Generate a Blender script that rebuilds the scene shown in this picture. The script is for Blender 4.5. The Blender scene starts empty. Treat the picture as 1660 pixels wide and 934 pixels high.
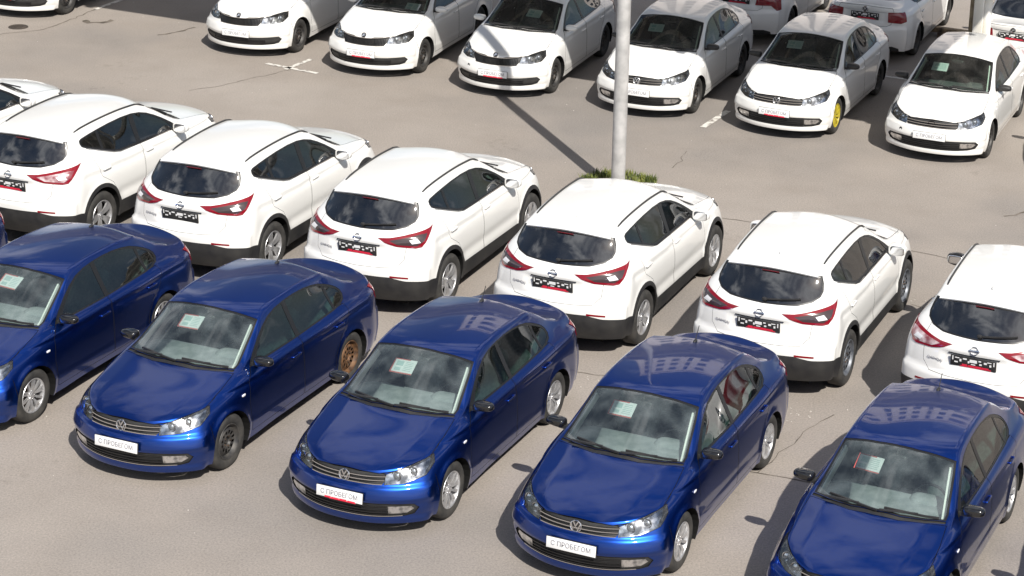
import bpy, bmesh, math, random
from math import sin, cos, pi, radians, sqrt, atan2
from mathutils import Vector, Matrix, noise
from mathutils.bvhtree import BVHTree
random.seed(7)
S = bpy.context.scene
COL = S.collection

# ------------------------------------------------------------------ camera
PW, PH = 1660.0, 934.0
F_PX, PITCH, ROLL, CAM_H = 3480.8, 17.402, -2.608, 10.555
PPX, PPY = 294.4, -247.6
cam = bpy.data.cameras.new('camera')
cam_o = bpy.data.objects.new('camera', cam)
COL.objects.link(cam_o)
cam.sensor_fit = 'HORIZONTAL'
cam.sensor_width = 36.0
cam.lens = F_PX / PW * 36.0
cam.shift_x = -PPX / PW
cam.shift_y = PPY / PW
cam.clip_start = 0.5
cam.clip_end = 2000
cam_o.matrix_world = (Matrix.Translation((0, 0, CAM_H)) @ Matrix.Rotation(radians(90 - PITCH), 4, 'X')
                      @ Matrix.Rotation(-radians(ROLL), 4, 'Z'))
S.camera = cam_o

# ------------------------------------------------------------------ sky, sun, exposure
SUN_AZ, SUN_EL = radians(115.0 + 180.0), radians(45.0)   # direction towards the sun
sun_dir = Vector((cos(SUN_AZ) * cos(SUN_EL), sin(SUN_AZ) * cos(SUN_EL), sin(SUN_EL)))
W = bpy.data.worlds.new('World')
S.world = W
W.use_nodes = True
wn, wl = W.node_tree.nodes, W.node_tree.links
bg = wn['Background']
sky = wn.new('ShaderNodeTexSky')
sky.sky_type = 'NISHITA'
sky.sun_disc = False
sky.sun_elevation = SUN_EL
sky.sun_rotation = pi / 2 - SUN_AZ
sky.air_density = 1.0
sky.dust_density = 1.5
# scattered fair-weather cloud over the whole sky
tc = wn.new('ShaderNodeTexCoord')
mp = wn.new('ShaderNodeMapping'); mp.inputs['Scale'].default_value = (1.0, 1.0, 2.4)
nz = wn.new('ShaderNodeTexNoise'); nz.inputs['Scale'].default_value = 2.6
nz.inputs['Detail'].default_value = 7; nz.inputs['Roughness'].default_value = .58
rp = wn.new('ShaderNodeValToRGB')
rp.color_ramp.elements[0].position = .49; rp.color_ramp.elements[0].color = (0, 0, 0, 1)
rp.color_ramp.elements[1].position = .62; rp.color_ramp.elements[1].color = (1, 1, 1, 1)
mx = wn.new('ShaderNodeMixRGB'); mx.inputs[2].default_value = (12.5, 12.8, 13.5, 1)
ml = wn.new('ShaderNodeMath'); ml.operation = 'MULTIPLY'; ml.inputs[1].default_value = .8
wl.new(tc.outputs['Generated'], mp.inputs[0]); wl.new(mp.outputs[0], nz.inputs['Vector'])
wl.new(nz.outputs[0], rp.inputs[0]); wl.new(rp.outputs[0], ml.inputs[0]); wl.new(ml.outputs[0], mx.inputs[0])
wl.new(sky.outputs[0], mx.inputs[1]); wl.new(mx.outputs[0], bg.inputs[0])
bg.inputs[1].default_value = 0.068
sun = bpy.data.lights.new('sun', 'SUN')
sun.energy = 4.8
sun.angle = radians(.53)
sun.color = (1.0, .955, .88)
sun_o = bpy.data.objects.new('sun', sun)
COL.objects.link(sun_o)
sun_o.rotation_euler = sun_dir.to_track_quat('Z', 'Y').to_euler()
S.view_settings.view_transform = 'Standard'
S.view_settings.look = 'None'
S.view_settings.exposure = 0.41
S.view_settings.gamma = 1

# ------------------------------------------------------------------ materials
def pmat(name, col, rough=.5, metal=0., coat=0., spec=.5, **kw):
    m = bpy.data.materials.new(name); m.use_nodes = True
    b = m.node_tree.nodes['Principled BSDF']
    b.inputs['Base Color'].default_value = (*col, 1)
    b.inputs['Roughness'].default_value = rough
    b.inputs['Metallic'].default_value = metal
    b.inputs['Coat Weight'].default_value = coat
    b.inputs['Coat Roughness'].default_value = kw.get('coat_rough', .03)
    b.inputs['Specular IOR Level'].default_value = spec
    return m

def noise_col(m, c1, c2, scale, detail=4, lo=.35, hi=.65, bump=0., dist=.01, coord='Object', rough=None):
    nt = m.node_tree; n = nt.nodes; l = nt.links; b = n['Principled BSDF']
    t = n.new('ShaderNodeTexCoord'); z = n.new('ShaderNodeTexNoise'); r = n.new('ShaderNodeValToRGB')
    z.inputs['Scale'].default_value = scale; z.inputs['Detail'].default_value = detail
    r.color_ramp.elements[0].position = lo; r.color_ramp.elements[1].position = hi
    r.color_ramp.elements[0].color = (*c1, 1); r.color_ramp.elements[1].color = (*c2, 1)
    l.new(t.outputs[coord], z.inputs['Vector']); l.new(z.outputs[0], r.inputs[0]); l.new(r.outputs[0], b.inputs['Base Color'])
    if rough:
        q = n.new('ShaderNodeMapRange'); q.inputs[3].default_value = rough[0]; q.inputs[4].default_value = rough[1]
        l.new(z.outputs[0], q.inputs[0]); l.new(q.outputs[0], b.inputs['Roughness'])
    if bump:
        k = n.new('ShaderNodeBump'); k.inputs['Strength'].default_value = bump; k.inputs['Distance'].default_value = dist
        l.new(z.outputs[0], k.inputs['Height']); l.new(k.outputs[0], b.inputs['Normal'])
    return m

def two_sided(m, inner=(.055, .055, .058)):
    """sheet metal outside, dark felt lining inside"""
    nt = m.node_tree; n = nt.nodes; l = nt.links
    b = n['Principled BSDF']; out = n['Material Output']
    g = n.new('ShaderNodeNewGeometry'); d = n.new('ShaderNodeBsdfDiffuse'); x = n.new('ShaderNodeMixShader')
    d.inputs[0].default_value = (*inner, 1)
    l.new(g.outputs['Backfacing'], x.inputs[0]); l.new(b.outputs[0], x.inputs[1]); l.new(d.outputs[0], x.inputs[2])
    l.new(x.outputs[0], out.inputs['Surface'])
    return m

def paint(name, col, metal, rough, dust, coat=1.0):
    m = pmat(name, col, rough, metal, coat)
    nt = m.node_tree; n = nt.nodes; l = nt.links; b = n['Principled BSDF']
    # fine road dust: slightly uneven colour and gloss, thicker on the lower panels
    t = n.new('ShaderNodeTexCoord'); z = n.new('ShaderNodeTexNoise'); z.inputs['Scale'].default_value = 3.1; z.inputs['Detail'].default_value = 8
    z.inputs['Roughness'].default_value = .7
    sp = n.new('ShaderNodeSeparateXYZ'); mr = n.new('ShaderNodeMapRange')
    mr.inputs[1].default_value = .15; mr.inputs[2].default_value = .65; mr.inputs[3].default_value = 1.; mr.inputs[4].default_value = .25
    l.new(t.outputs['Object'], z.inputs['Vector']); l.new(t.outputs['Object'], sp.inputs[0]); l.new(sp.outputs[2], mr.inputs[0])
    mu = n.new('ShaderNodeMath'); mu.operation = 'MULTIPLY'; l.new(z.outputs[0], mu.inputs[0]); l.new(mr.outputs[0], mu.inputs[1])
    m2 = n.new('ShaderNodeMath'); m2.operation = 'MULTIPLY'; m2.inputs[1].default_value = dust; l.new(mu.outputs[0], m2.inputs[0])
    c = n.new('ShaderNodeMixRGB'); c.inputs[1].default_value = (*col, 1); c.inputs[2].default_value = (.30, .26, .21, 1)
    l.new(m2.outputs[0], c.inputs[0]); l.new(c.outputs[0], b.inputs['Base Color'])
    q = n.new('ShaderNodeMapRange'); q.inputs[1].default_value = .3; q.inputs[2].default_value = .8; q.inputs[3].default_value = .02; q.inputs[4].default_value = .09
    l.new(z.outputs[0], q.inputs[0]); l.new(q.outputs[0], b.inputs['Coat Roughness'])
    # very faint waviness of pressed sheet metal
    z2 = n.new('ShaderNodeTexNoise'); z2.inputs['Scale'].default_value = 2.2; z2.inputs['Detail'].default_value = 1
    k = n.new('ShaderNodeBump'); k.inputs['Strength'].default_value = .05; k.inputs['Distance'].default_value = .02
    l.new(t.outputs['Object'], z2.inputs['Vector']); l.new(z2.outputs[0], k.inputs['Height'])
    l.new(k.outputs[0], b.inputs['Normal']); l.new(k.outputs[0], b.inputs['Coat Normal'])
    return two_sided(m)

def glass(name, tint, refl=.02, rough=.015, dust=(.01, .09), dcol=(.45, .43, .40)):
    m = bpy.data.materials.new(name); m.use_nodes = True
    nt = m.node_tree; n = nt.nodes; l = nt.links; n.remove(n['Principled BSDF'])
    out = n['Material Output']
    tr = n.new('ShaderNodeBsdfTransparent'); tr.inputs[0].default_value = (*tint, 1)
    gl = n.new('ShaderNodeBsdfGlossy'); gl.inputs['Roughness'].default_value = rough; gl.inputs[0].default_value = (1, 1, 1, 1)
    df = n.new('ShaderNodeBsdfDiffuse'); df.inputs[0].default_value = (*dcol, 1)
    fr = n.new('ShaderNodeFresnel'); fr.inputs[0].default_value = 1.55
    ad = n.new('ShaderNodeMath'); ad.operation = 'ADD'; ad.inputs[1].default_value = refl
    mxs = n.new('ShaderNodeMixShader'); m2 = n.new('ShaderNodeMixShader')
    t = n.new('ShaderNodeTexCoord'); z = n.new('ShaderNodeTexNoise'); z.inputs['Scale'].default_value = 4; z.inputs['Detail'].default_value = 8
    q = n.new('ShaderNodeMapRange'); q.inputs[1].default_value = .35; q.inputs[2].default_value = .8; q.inputs[3].default_value = dust[0]; q.inputs[4].default_value = dust[1]
    l.new(t.outputs['Object'], z.inputs['Vector']); l.new(z.outputs[0], q.inputs[0])
    l.new(q.outputs[0], m2.inputs[0]); l.new(tr.outputs[0], m2.inputs[1]); l.new(df.outputs[0], m2.inputs[2])
    l.new(fr.outputs[0], ad.inputs[0]); l.new(ad.outputs[0], mxs.inputs[0]); l.new(m2.outputs[0], mxs.inputs[1]); l.new(gl.outputs[0], mxs.inputs[2])
    l.new(mxs.outputs[0], out.inputs['Surface'])
    return m

M = {}
M['blue'] = paint('blue_paint', (.004, .046, .285), 1.0, .37, .04)
M['white'] = paint('white_paint', (.76, .755, .735), 0., .32, .16)
M['black'] = noise_col(pmat('black_plastic', (.02, .02, .021), .45), (.016, .016, .017), (.032, .031, .03), 6, rough=(.38, .62))
M['gloss'] = pmat('gloss_black', (.008, .008, .009), .12, coat=.6)
M['clad'] = noise_col(pmat('grey_black_cladding', (.02, .02, .022), .6), (.012, .012, .014), (.028, .027, .026), 5, 6, rough=(.5, .75))
M['dark'] = pmat('dark_underbody', (.010, .010, .010), .9, spec=.1)
M['gap'] = pmat('panel_gap', (.012, .012, .012), .9, spec=.1)
M['seal'] = pmat('window_seal', (.010, .010, .011), .35)
M['chrome'] = pmat('chrome', (.75, .75, .76), .12, 1.)
M['reflector'] = noise_col(pmat('lamp_reflector', (.5, .5, .5), .16, 1.), (.20, .21, .22), (.90, .90, .91), 15, 2, lo=.36, hi=.62, rough=(.08, .22))
M['lampdark'] = pmat('lamp_bezel', (.05, .05, .055), .25, .6)
M['lens'] = glass('clear_lamp_lens', (.95, .97, .98), .03)
M['bulb'] = pmat('lamp_projector', (.78, .82, .86), .06, .85)
M['red'] = pmat('red_lamp_lens', (.20, .004, .010), .12, coat=.8)
M['reddark'] = pmat('dark_red_lamp_lens', (.10, .004, .008), .12, coat=.8)
M['smoke'] = pmat('smoked_lamp_lens', (.05, .035, .035), .1, coat=.8)
M['whitelens'] = pmat('white_lamp_lens', (.72, .72, .74), .12, coat=.6)
M['whitelens2'] = noise_col(pmat('pinkish_clear_lens', (.5, .4, .42), .15, coat=.6), (.20, .05, .06), (.60, .50, .51), 9, 2)
M['amber'] = pmat('amber_lens', (.75, .32, .06), .2, coat=.5)
M['glass'] = glass('windscreen_glass', (.66, .80, .74), .02)
M['glass_haze'] = glass('cloud_haze_windscreen_glass', (.80, .90, .88), .07, dust=(.03, .22), dcol=(.40, .47, .48))  # dust term drawn as pale haze in place of clouds mirrored on the glass
M['sideglass'] = glass('side_window_glass', (.27, .40, .37), .04, dust=(.0, .015))
M['privacy'] = glass('tinted_rear_glass', (.10, .16, .17), .11, rough=.05, dust=(.0, .04))
M['tyre'] = noise_col(pmat('tyre_rubber', (.02, .02, .02), .8), (.018, .018, .018), (.045, .042, .038), 7, 6, rough=(.7, .95))
M['alloy'] = noise_col(pmat('silver_alloy', (.60, .60, .61), .3, .75), (.50, .50, .51), (.68, .68, .69), 9, rough=(.25, .45))
M['steel'] = noise_col(pmat('black_steel_rim', (.04, .04, .042), .5, .3), (.030, .030, .032), (.075, .070, .065), 12, rough=(.4, .7))
M['rust'] = noise_col(pmat('rusty_rim', (.3, .14, .04), .6, .2), (.05, .028, .018), (.19, .095, .04), 14, rough=(.5, .8))
M['yellow'] = noise_col(pmat('yellow_rim', (.80, .66, .02), .45), (.36, .29, .02), (.48, .39, .03), 9)
M['steelgrey'] = noise_col(pmat('grey_steel_rim', (.13, .14, .16), .45, .4), (.09, .10, .12), (.2, .21, .23), 10)
M['disc'] = noise_col(pmat('brake_disc', (.10, .08, .065), .5, .7), (.05, .04, .035), (.16, .11, .08), 10)
M['plate'] = pmat('white_plate', (.78, .78, .78), .35)
M['plateb'] = pmat('black_plate', (.018, .018, .020), .4)
M['ink'] = pmat('grey_print', (.24, .24, .27), .5)
M['inkw'] = pmat('white_print', (.75, .75, .75), .5)
M['inkr'] = pmat('red_print', (.62, .02, .05), .5)
M['cloth'] = noise_col(pmat('seat_cloth', (.10, .105, .11), .9, spec=.2), (.085, .09, .095), (.14, .145, .15), 30)
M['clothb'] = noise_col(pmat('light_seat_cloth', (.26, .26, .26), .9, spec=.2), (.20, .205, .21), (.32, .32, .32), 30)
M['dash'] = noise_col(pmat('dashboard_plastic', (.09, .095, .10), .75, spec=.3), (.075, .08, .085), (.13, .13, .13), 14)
M['dashb'] = noise_col(pmat('dashboard_with_glass_sheen', (.22, .24, .24), .8, spec=.3), (.18, .20, .20), (.28, .29, .29), 8)  # dashboard coloured paler to imitate the milky reflection in the windscreen
M['trim'] = pmat('pale_pillar_trim', (.62, .62, .58), .8, spec=.2)
M['paper'] = pmat('paper', (.56, .58, .57), .7, spec=.2)

# ------------------------------------------------------------------ mesh helpers
def mesh_of(bm, mats, smooth=True, name='mesh', sharp=None):
    bmesh.ops.recalc_face_normals(bm, faces=bm.faces)
    me = bpy.data.meshes.new(name)
    bm.to_mesh(me); bm.free()
    for m in (mats if isinstance(mats, (list, tuple)) else [mats]): me.materials.append(m)
    if smooth:
        me.shade_smooth()
        if sharp: me.set_sharp_from_angle(angle=radians(sharp))
    return me

def superell(bm, c, r, e=.35, nu=18, nv=10, rot=None, mat=0):
    """rounded box"""
    def p(w, k): return (abs(w) ** k) * (1 if w >= 0 else -1)
    c = Vector(c); R = rot if rot is not None else Matrix.Identity(3)
    rows = []
    for j in range(nv + 1):
        ph = -pi / 2 + pi * j / nv
        if j in (0, nv):
            rows.append([bm.verts.new(c + R @ Vector((0, 0, r[2] * (-1 if j == 0 else 1))))]); continue
        row = []
        for i in range(nu):
            th = 2 * pi * i / nu
            v = Vector((r[0] * p(cos(ph), e) * p(cos(th), e), r[1] * p(cos(ph), e) * p(sin(th), e), r[2] * p(sin(ph), e)))
            row.append(bm.verts.new(c + R @ v))
        rows.append(row)
    fs = []
    for j in range(nv):
        a, b = rows[j], rows[j + 1]
        for i in range(nu):
            i2 = (i + 1) % nu
            if len(a) == 1: fs.append(bm.faces.new((a[0], b[i2], b[i])))
            elif len(b) == 1: fs.append(bm.faces.new((a[i], a[i2], b[0])))
            else: fs.append(bm.faces.new((a[i], a[i2], b[i2], b[i])))
    for f in fs: f.material_index = mat
    return fs

def box(bm, c, s, rot=None, mat=0, bev=0.):
    r = bmesh.ops.create_cube(bm, size=1)
    vs = r['verts']
    for v in vs: v.co = Vector((v.co.x * s[0], v.co.y * s[1], v.co.z * s[2]))
    fs = list({f for v in vs for f in v.link_faces})
    if bev:
        es = list({e for v in vs for e in v.link_edges})
        q = bmesh.ops.bevel(bm, geom=es, offset=bev, segments=2, affect='EDGES', profile=.5)
        fs = list(set(q['faces']) | {f for f in fs if f.is_valid}); vs = list({v for f in fs for v in f.verts})
    for v in vs:
        v.co = (rot @ v.co if rot is not None else v.co) + Vector(c)
    for f in fs: f.material_index = mat
    return vs

def lathe(bm, prof, n=32, axis='Y', c=(0, 0, 0), mat=0, a0=0, a1=2 * pi):
    """prof: list of (radius, offset along the axis)"""
    rings = []; full = abs(a1 - a0 - 2 * pi) < 1e-6
    for r, h in prof:
        ring = []
        for i in range(n if full else n + 1):
            a = a0 + (a1 - a0) * i / n
            if axis == 'Y': v = Vector((r * cos(a), h, r * sin(a)))
            elif axis == 'X': v = Vector((h, r * cos(a), r * sin(a)))
            else: v = Vector((r * cos(a), r * sin(a), h))
            ring.append(bm.verts.new(v + Vector(c)))
        rings.append(ring)
    m = len(rings[0])
    for j in range(len(rings) - 1):
        for i in range(m if full else m - 1):
            i2 = (i + 1) % m
            f = bm.faces.new((rings[j][i], rings[j][i2], rings[j + 1][i2], rings[j + 1][i])); f.material_index = mat
    return rings

def sweep(bm, pts, w, h, up=Vector((0, 0, 1)), mat=0, taper=None):
    """bar of rectangular section along points; w across, h along 'up'"""
    pts = [Vector(p) for p in pts]; rings = []
    for i, p in enumerate(pts):
        t = (pts[min(i + 1, len(pts) - 1)] - pts[max(i - 1, 0)]).normalized()
        s = t.cross(up); s = s.normalized() if s.length > 1e-6 else Vector((0, 1, 0)); u = s.cross(t).normalized()
        k = taper(i / (len(pts) - 1)) if taper else 1
        rings.append([bm.verts.new(p + s * (a * w / 2 * k) + u * (b * h / 2 * k)) for a, b in ((-1, -1), (1, -1), (1, 1), (-1, 1))])
    fs = []
    for j in range(len(rings) - 1):
        for i in range(4): fs.append(bm.faces.new((rings[j][i], rings[j][(i + 1) % 4], rings[j + 1][(i + 1) % 4], rings[j + 1][i])))
    fs += [bm.faces.new(rings[0][::-1]), bm.faces.new(rings[-1])]
    for f in fs: f.material_index = mat

def link(name, me, parent=None, loc=(0, 0, 0), rz=0.):
    o = bpy.data.objects.new(name, me); COL.objects.link(o)
    o.location = loc; o.rotation_euler = (0, 0, rz)
    if parent: o.parent = parent
    return o

def tag(o, label=None, cat=None, group=None, kind=None):
    for k, v in (('label', label), ('category', cat), ('group', group), ('kind', kind)):
        if v: o[k] = v
    return o

def copy_tree(o, parent=None):
    c = o.copy(); COL.objects.link(c); c.parent = parent
    for ch in CH.get(o.name, []):
        d = copy_tree(ch, c); CH.setdefault(c.name, []).append(d)
    return c
CH = {}
def part(name, me, parent, loc=(0, 0, 0), rz=0., rot=None, label=None):
    o = link(name, me, parent, loc, rz)
    if rot: o.rotation_euler = rot
    if label: o['label'] = label
    CH.setdefault(parent.name, []).append(o)
    return o
def kids(o, *names):
    return [c for c in CH.get(o.name, []) if c.name.split('.')[0] in names]
# ------------------------------------------------------------------ car body surface
# A car body is a control cage: stations along the car (10 points each: 4 across the top, 6 down the side),
# a front grid and a rear grid, made smooth by subdivision, then cut along the panel outlines.
YF = (0, .38, .72, 1.)
def station(xc, xe, zc, ye, ze, rows, p=2.0):
    """rows: six (y, z[, x])"""
    pts = []
    for k in range(4):
        t = YF[k]
        pts.append(Vector((xc + (xe - xc) * t ** 2, ye * t, zc + (ze - zc) * t ** p)))
    for r in rows:
        pts.append(Vector((r[2] if len(r) > 2 else xe, r[0], r[1])))
    return pts

def end_grid(st, centre, pw=2.4):
    """grid closing one end; centre: six (x, z) on the centre line"""
    g = [[None] * 7 for _ in range(4)]
    for k in range(4): g[k][0] = st[k]
    for m in range(7): g[3][m] = st[3 + m]
    for m in range(1, 7):
        x0, z0 = centre[m - 1]; e = st[3 + m]
        for k in range(3):
            t = YF[k]
            g[k][m] = Vector((x0 + (e.x - x0) * t ** pw, e.y * t, z0 + (e.z - z0) * t))
    return g

def smooth_body(stations, front, rear, crease=(), level=3, fit_iter=3, sculpt=None):
    V = []; F = []; idx = {}
    def vid(key, co):
        if key not in idx: idx[key] = len(V); V.append(co.copy())
        return idx[key]
    N = len(stations)
    def key(i, j, s): return ('s', i, j, 0 if j == 0 else s)
    def fk(g, tagn, si, k, m, s):
        if m == 0: return key(si, k, s)
        if k == 3: return key(si, 3 + m, s)
        return (tagn, k, m, 0 if k == 0 else s)
    edges = []
    for s in (1, -1):
        def P(co): return Vector((co.x, co.y * s, co.z))
        for i in range(N):
            for j in range(10): vid(key(i, j, s), P(stations[i][j]))
        for i in range(N - 1):
            for j in range(9):
                q = [idx[key(i, j, s)], idx[key(i + 1, j, s)], idx[key(i + 1, j + 1, s)], idx[key(i, j + 1, s)]]
                F.append(q if s == -1 else q[::-1])
        for tagn, si, g, fl in (('f', 0, front, 1), ('r', N - 1, rear, -1)):
            for k in range(4):
                for m in range(7): vid(fk(g, tagn, si, k, m, s), P(g[k][m]))
            for k in range(3):
                for m in range(6):
                    q = [idx[fk(g, tagn, si, k, m, s)], idx[fk(g, tagn, si, k + 1, m, s)], idx[fk(g, tagn, si, k + 1, m + 1, s)], idx[fk(g, tagn, si, k, m + 1, s)]]
                    F.append(q if s * fl == -1 else q[::-1])
        for c in crease:
            if c[0] == 'row':
                _, j, i0, i1, w = c
                for i in range(i0, i1): edges.append((idx[key(i, j, s)], idx[key(i + 1, j, s)], w))
            elif c[0] == 'col':
                _, i, j0, j1, w = c
                for j in range(j0, j1): edges.append((idx[key(i, j, s)], idx[key(i, j + 1, s)], w))
            else:
                tg, m, w = c; si, g = (0, front) if tg == 'f' else (N - 1, rear)
                for k in range(3): edges.append((idx[fk(g, tg, si, k, m, s)], idx[fk(g, tg, si, k + 1, m, s)], w))
    me = bpy.data.meshes.new('cage'); me.from_pydata([tuple(v) for v in V], [], F)
    at = me.attributes.new('crease_edge', 'FLOAT', 'EDGE')
    em = {tuple(sorted(e.vertices)): e.index for e in me.edges}
    for a, b, w in edges:
        at.data[em[tuple(sorted((a, b)))]].value = w
    ob = bpy.data.objects.new('cage', me); COL.objects.link(ob)
    md = ob.modifiers.new('s', 'SUBSURF'); md.levels = md.render_levels = level
    md.boundary_smooth = 'PRESERVE_CORNERS'
    target = [v.copy() for v in V]
    for it in range(fit_iter):
        dg = bpy.context.evaluated_depsgraph_get(); ev = ob.evaluated_get(dg); em_ = ev.to_mesh()
        for i, v in enumerate(me.vertices):
            v.co = v.co + (target[i] - em_.vertices[i].co) * .75
        ev.to_mesh_clear(); me.update()
    dg = bpy.context.evaluated_depsgraph_get()
    out = bpy.data.meshes.new_from_object(ob.evaluated_get(dg))
    bpy.data.objects.remove(ob)
    bm = bmesh.new(); bm.from_mesh(out); bmesh.ops.recalc_face_normals(bm, faces=bm.faces)
    # the belly is open, so make sure outward really is outward
    top = max(bm.faces, key=lambda f: f.calc_center_median().z)
    if top.normal.z < 0: bmesh.ops.reverse_faces(bm, faces=bm.faces)
    bm.normal_update()
    if sculpt:
        mv = []
        for v in bm.verts:
            d = sculpt(v.co, v.normal)
            if d: mv.append((v, v.normal * d))
        for v, d in mv: v.co += d
        bm.normal_update()
    NL = bm.verts.layers.float_vector.new('nrm')
    for v in bm.verts: v[NL] = v.normal
    bmesh.ops.delete(bm, geom=[v for v in bm.verts if v.co.y < -1e-4], context='VERTS')
    for v in bm.verts:
        if abs(v.co.y) < 1e-4:
            v.co.y = 0; n = v[NL].copy(); n.y = 0; v[NL] = n.normalized()
    return bm

def inset(poly, d):
    """2-D polygon moved inwards by d"""
    n = len(poly); A = sum(poly[i][0] * poly[(i + 1) % n][1] - poly[(i + 1) % n][0] * poly[i][1] for i in range(n))
    s = 1 if A > 0 else -1; out = []
    for i in range(n):
        a, b, c = Vector(poly[i - 1]), Vector(poly[i]), Vector(poly[(i + 1) % n])
        e1, e2 = (b - a).normalized(), (c - b).normalized()
        n1, n2 = Vector((-e1.y, e1.x)) * s, Vector((-e2.y, e2.x)) * s
        m = (n1 + n2); m = m / max(m.length_squared, .3) * 2 if m.length > 1e-6 else n1
        out.append(tuple(b + m * d))
    return out

def inpoly(x, y, P):
    c = False; j = len(P) - 1
    for i in range(len(P)):
        if (P[i][1] > y) != (P[j][1] > y) and x < (P[j][0] - P[i][0]) * (y - P[i][1]) / (P[j][1] - P[i][1]) + P[i][0]: c = not c
        j = i
    return c

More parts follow.
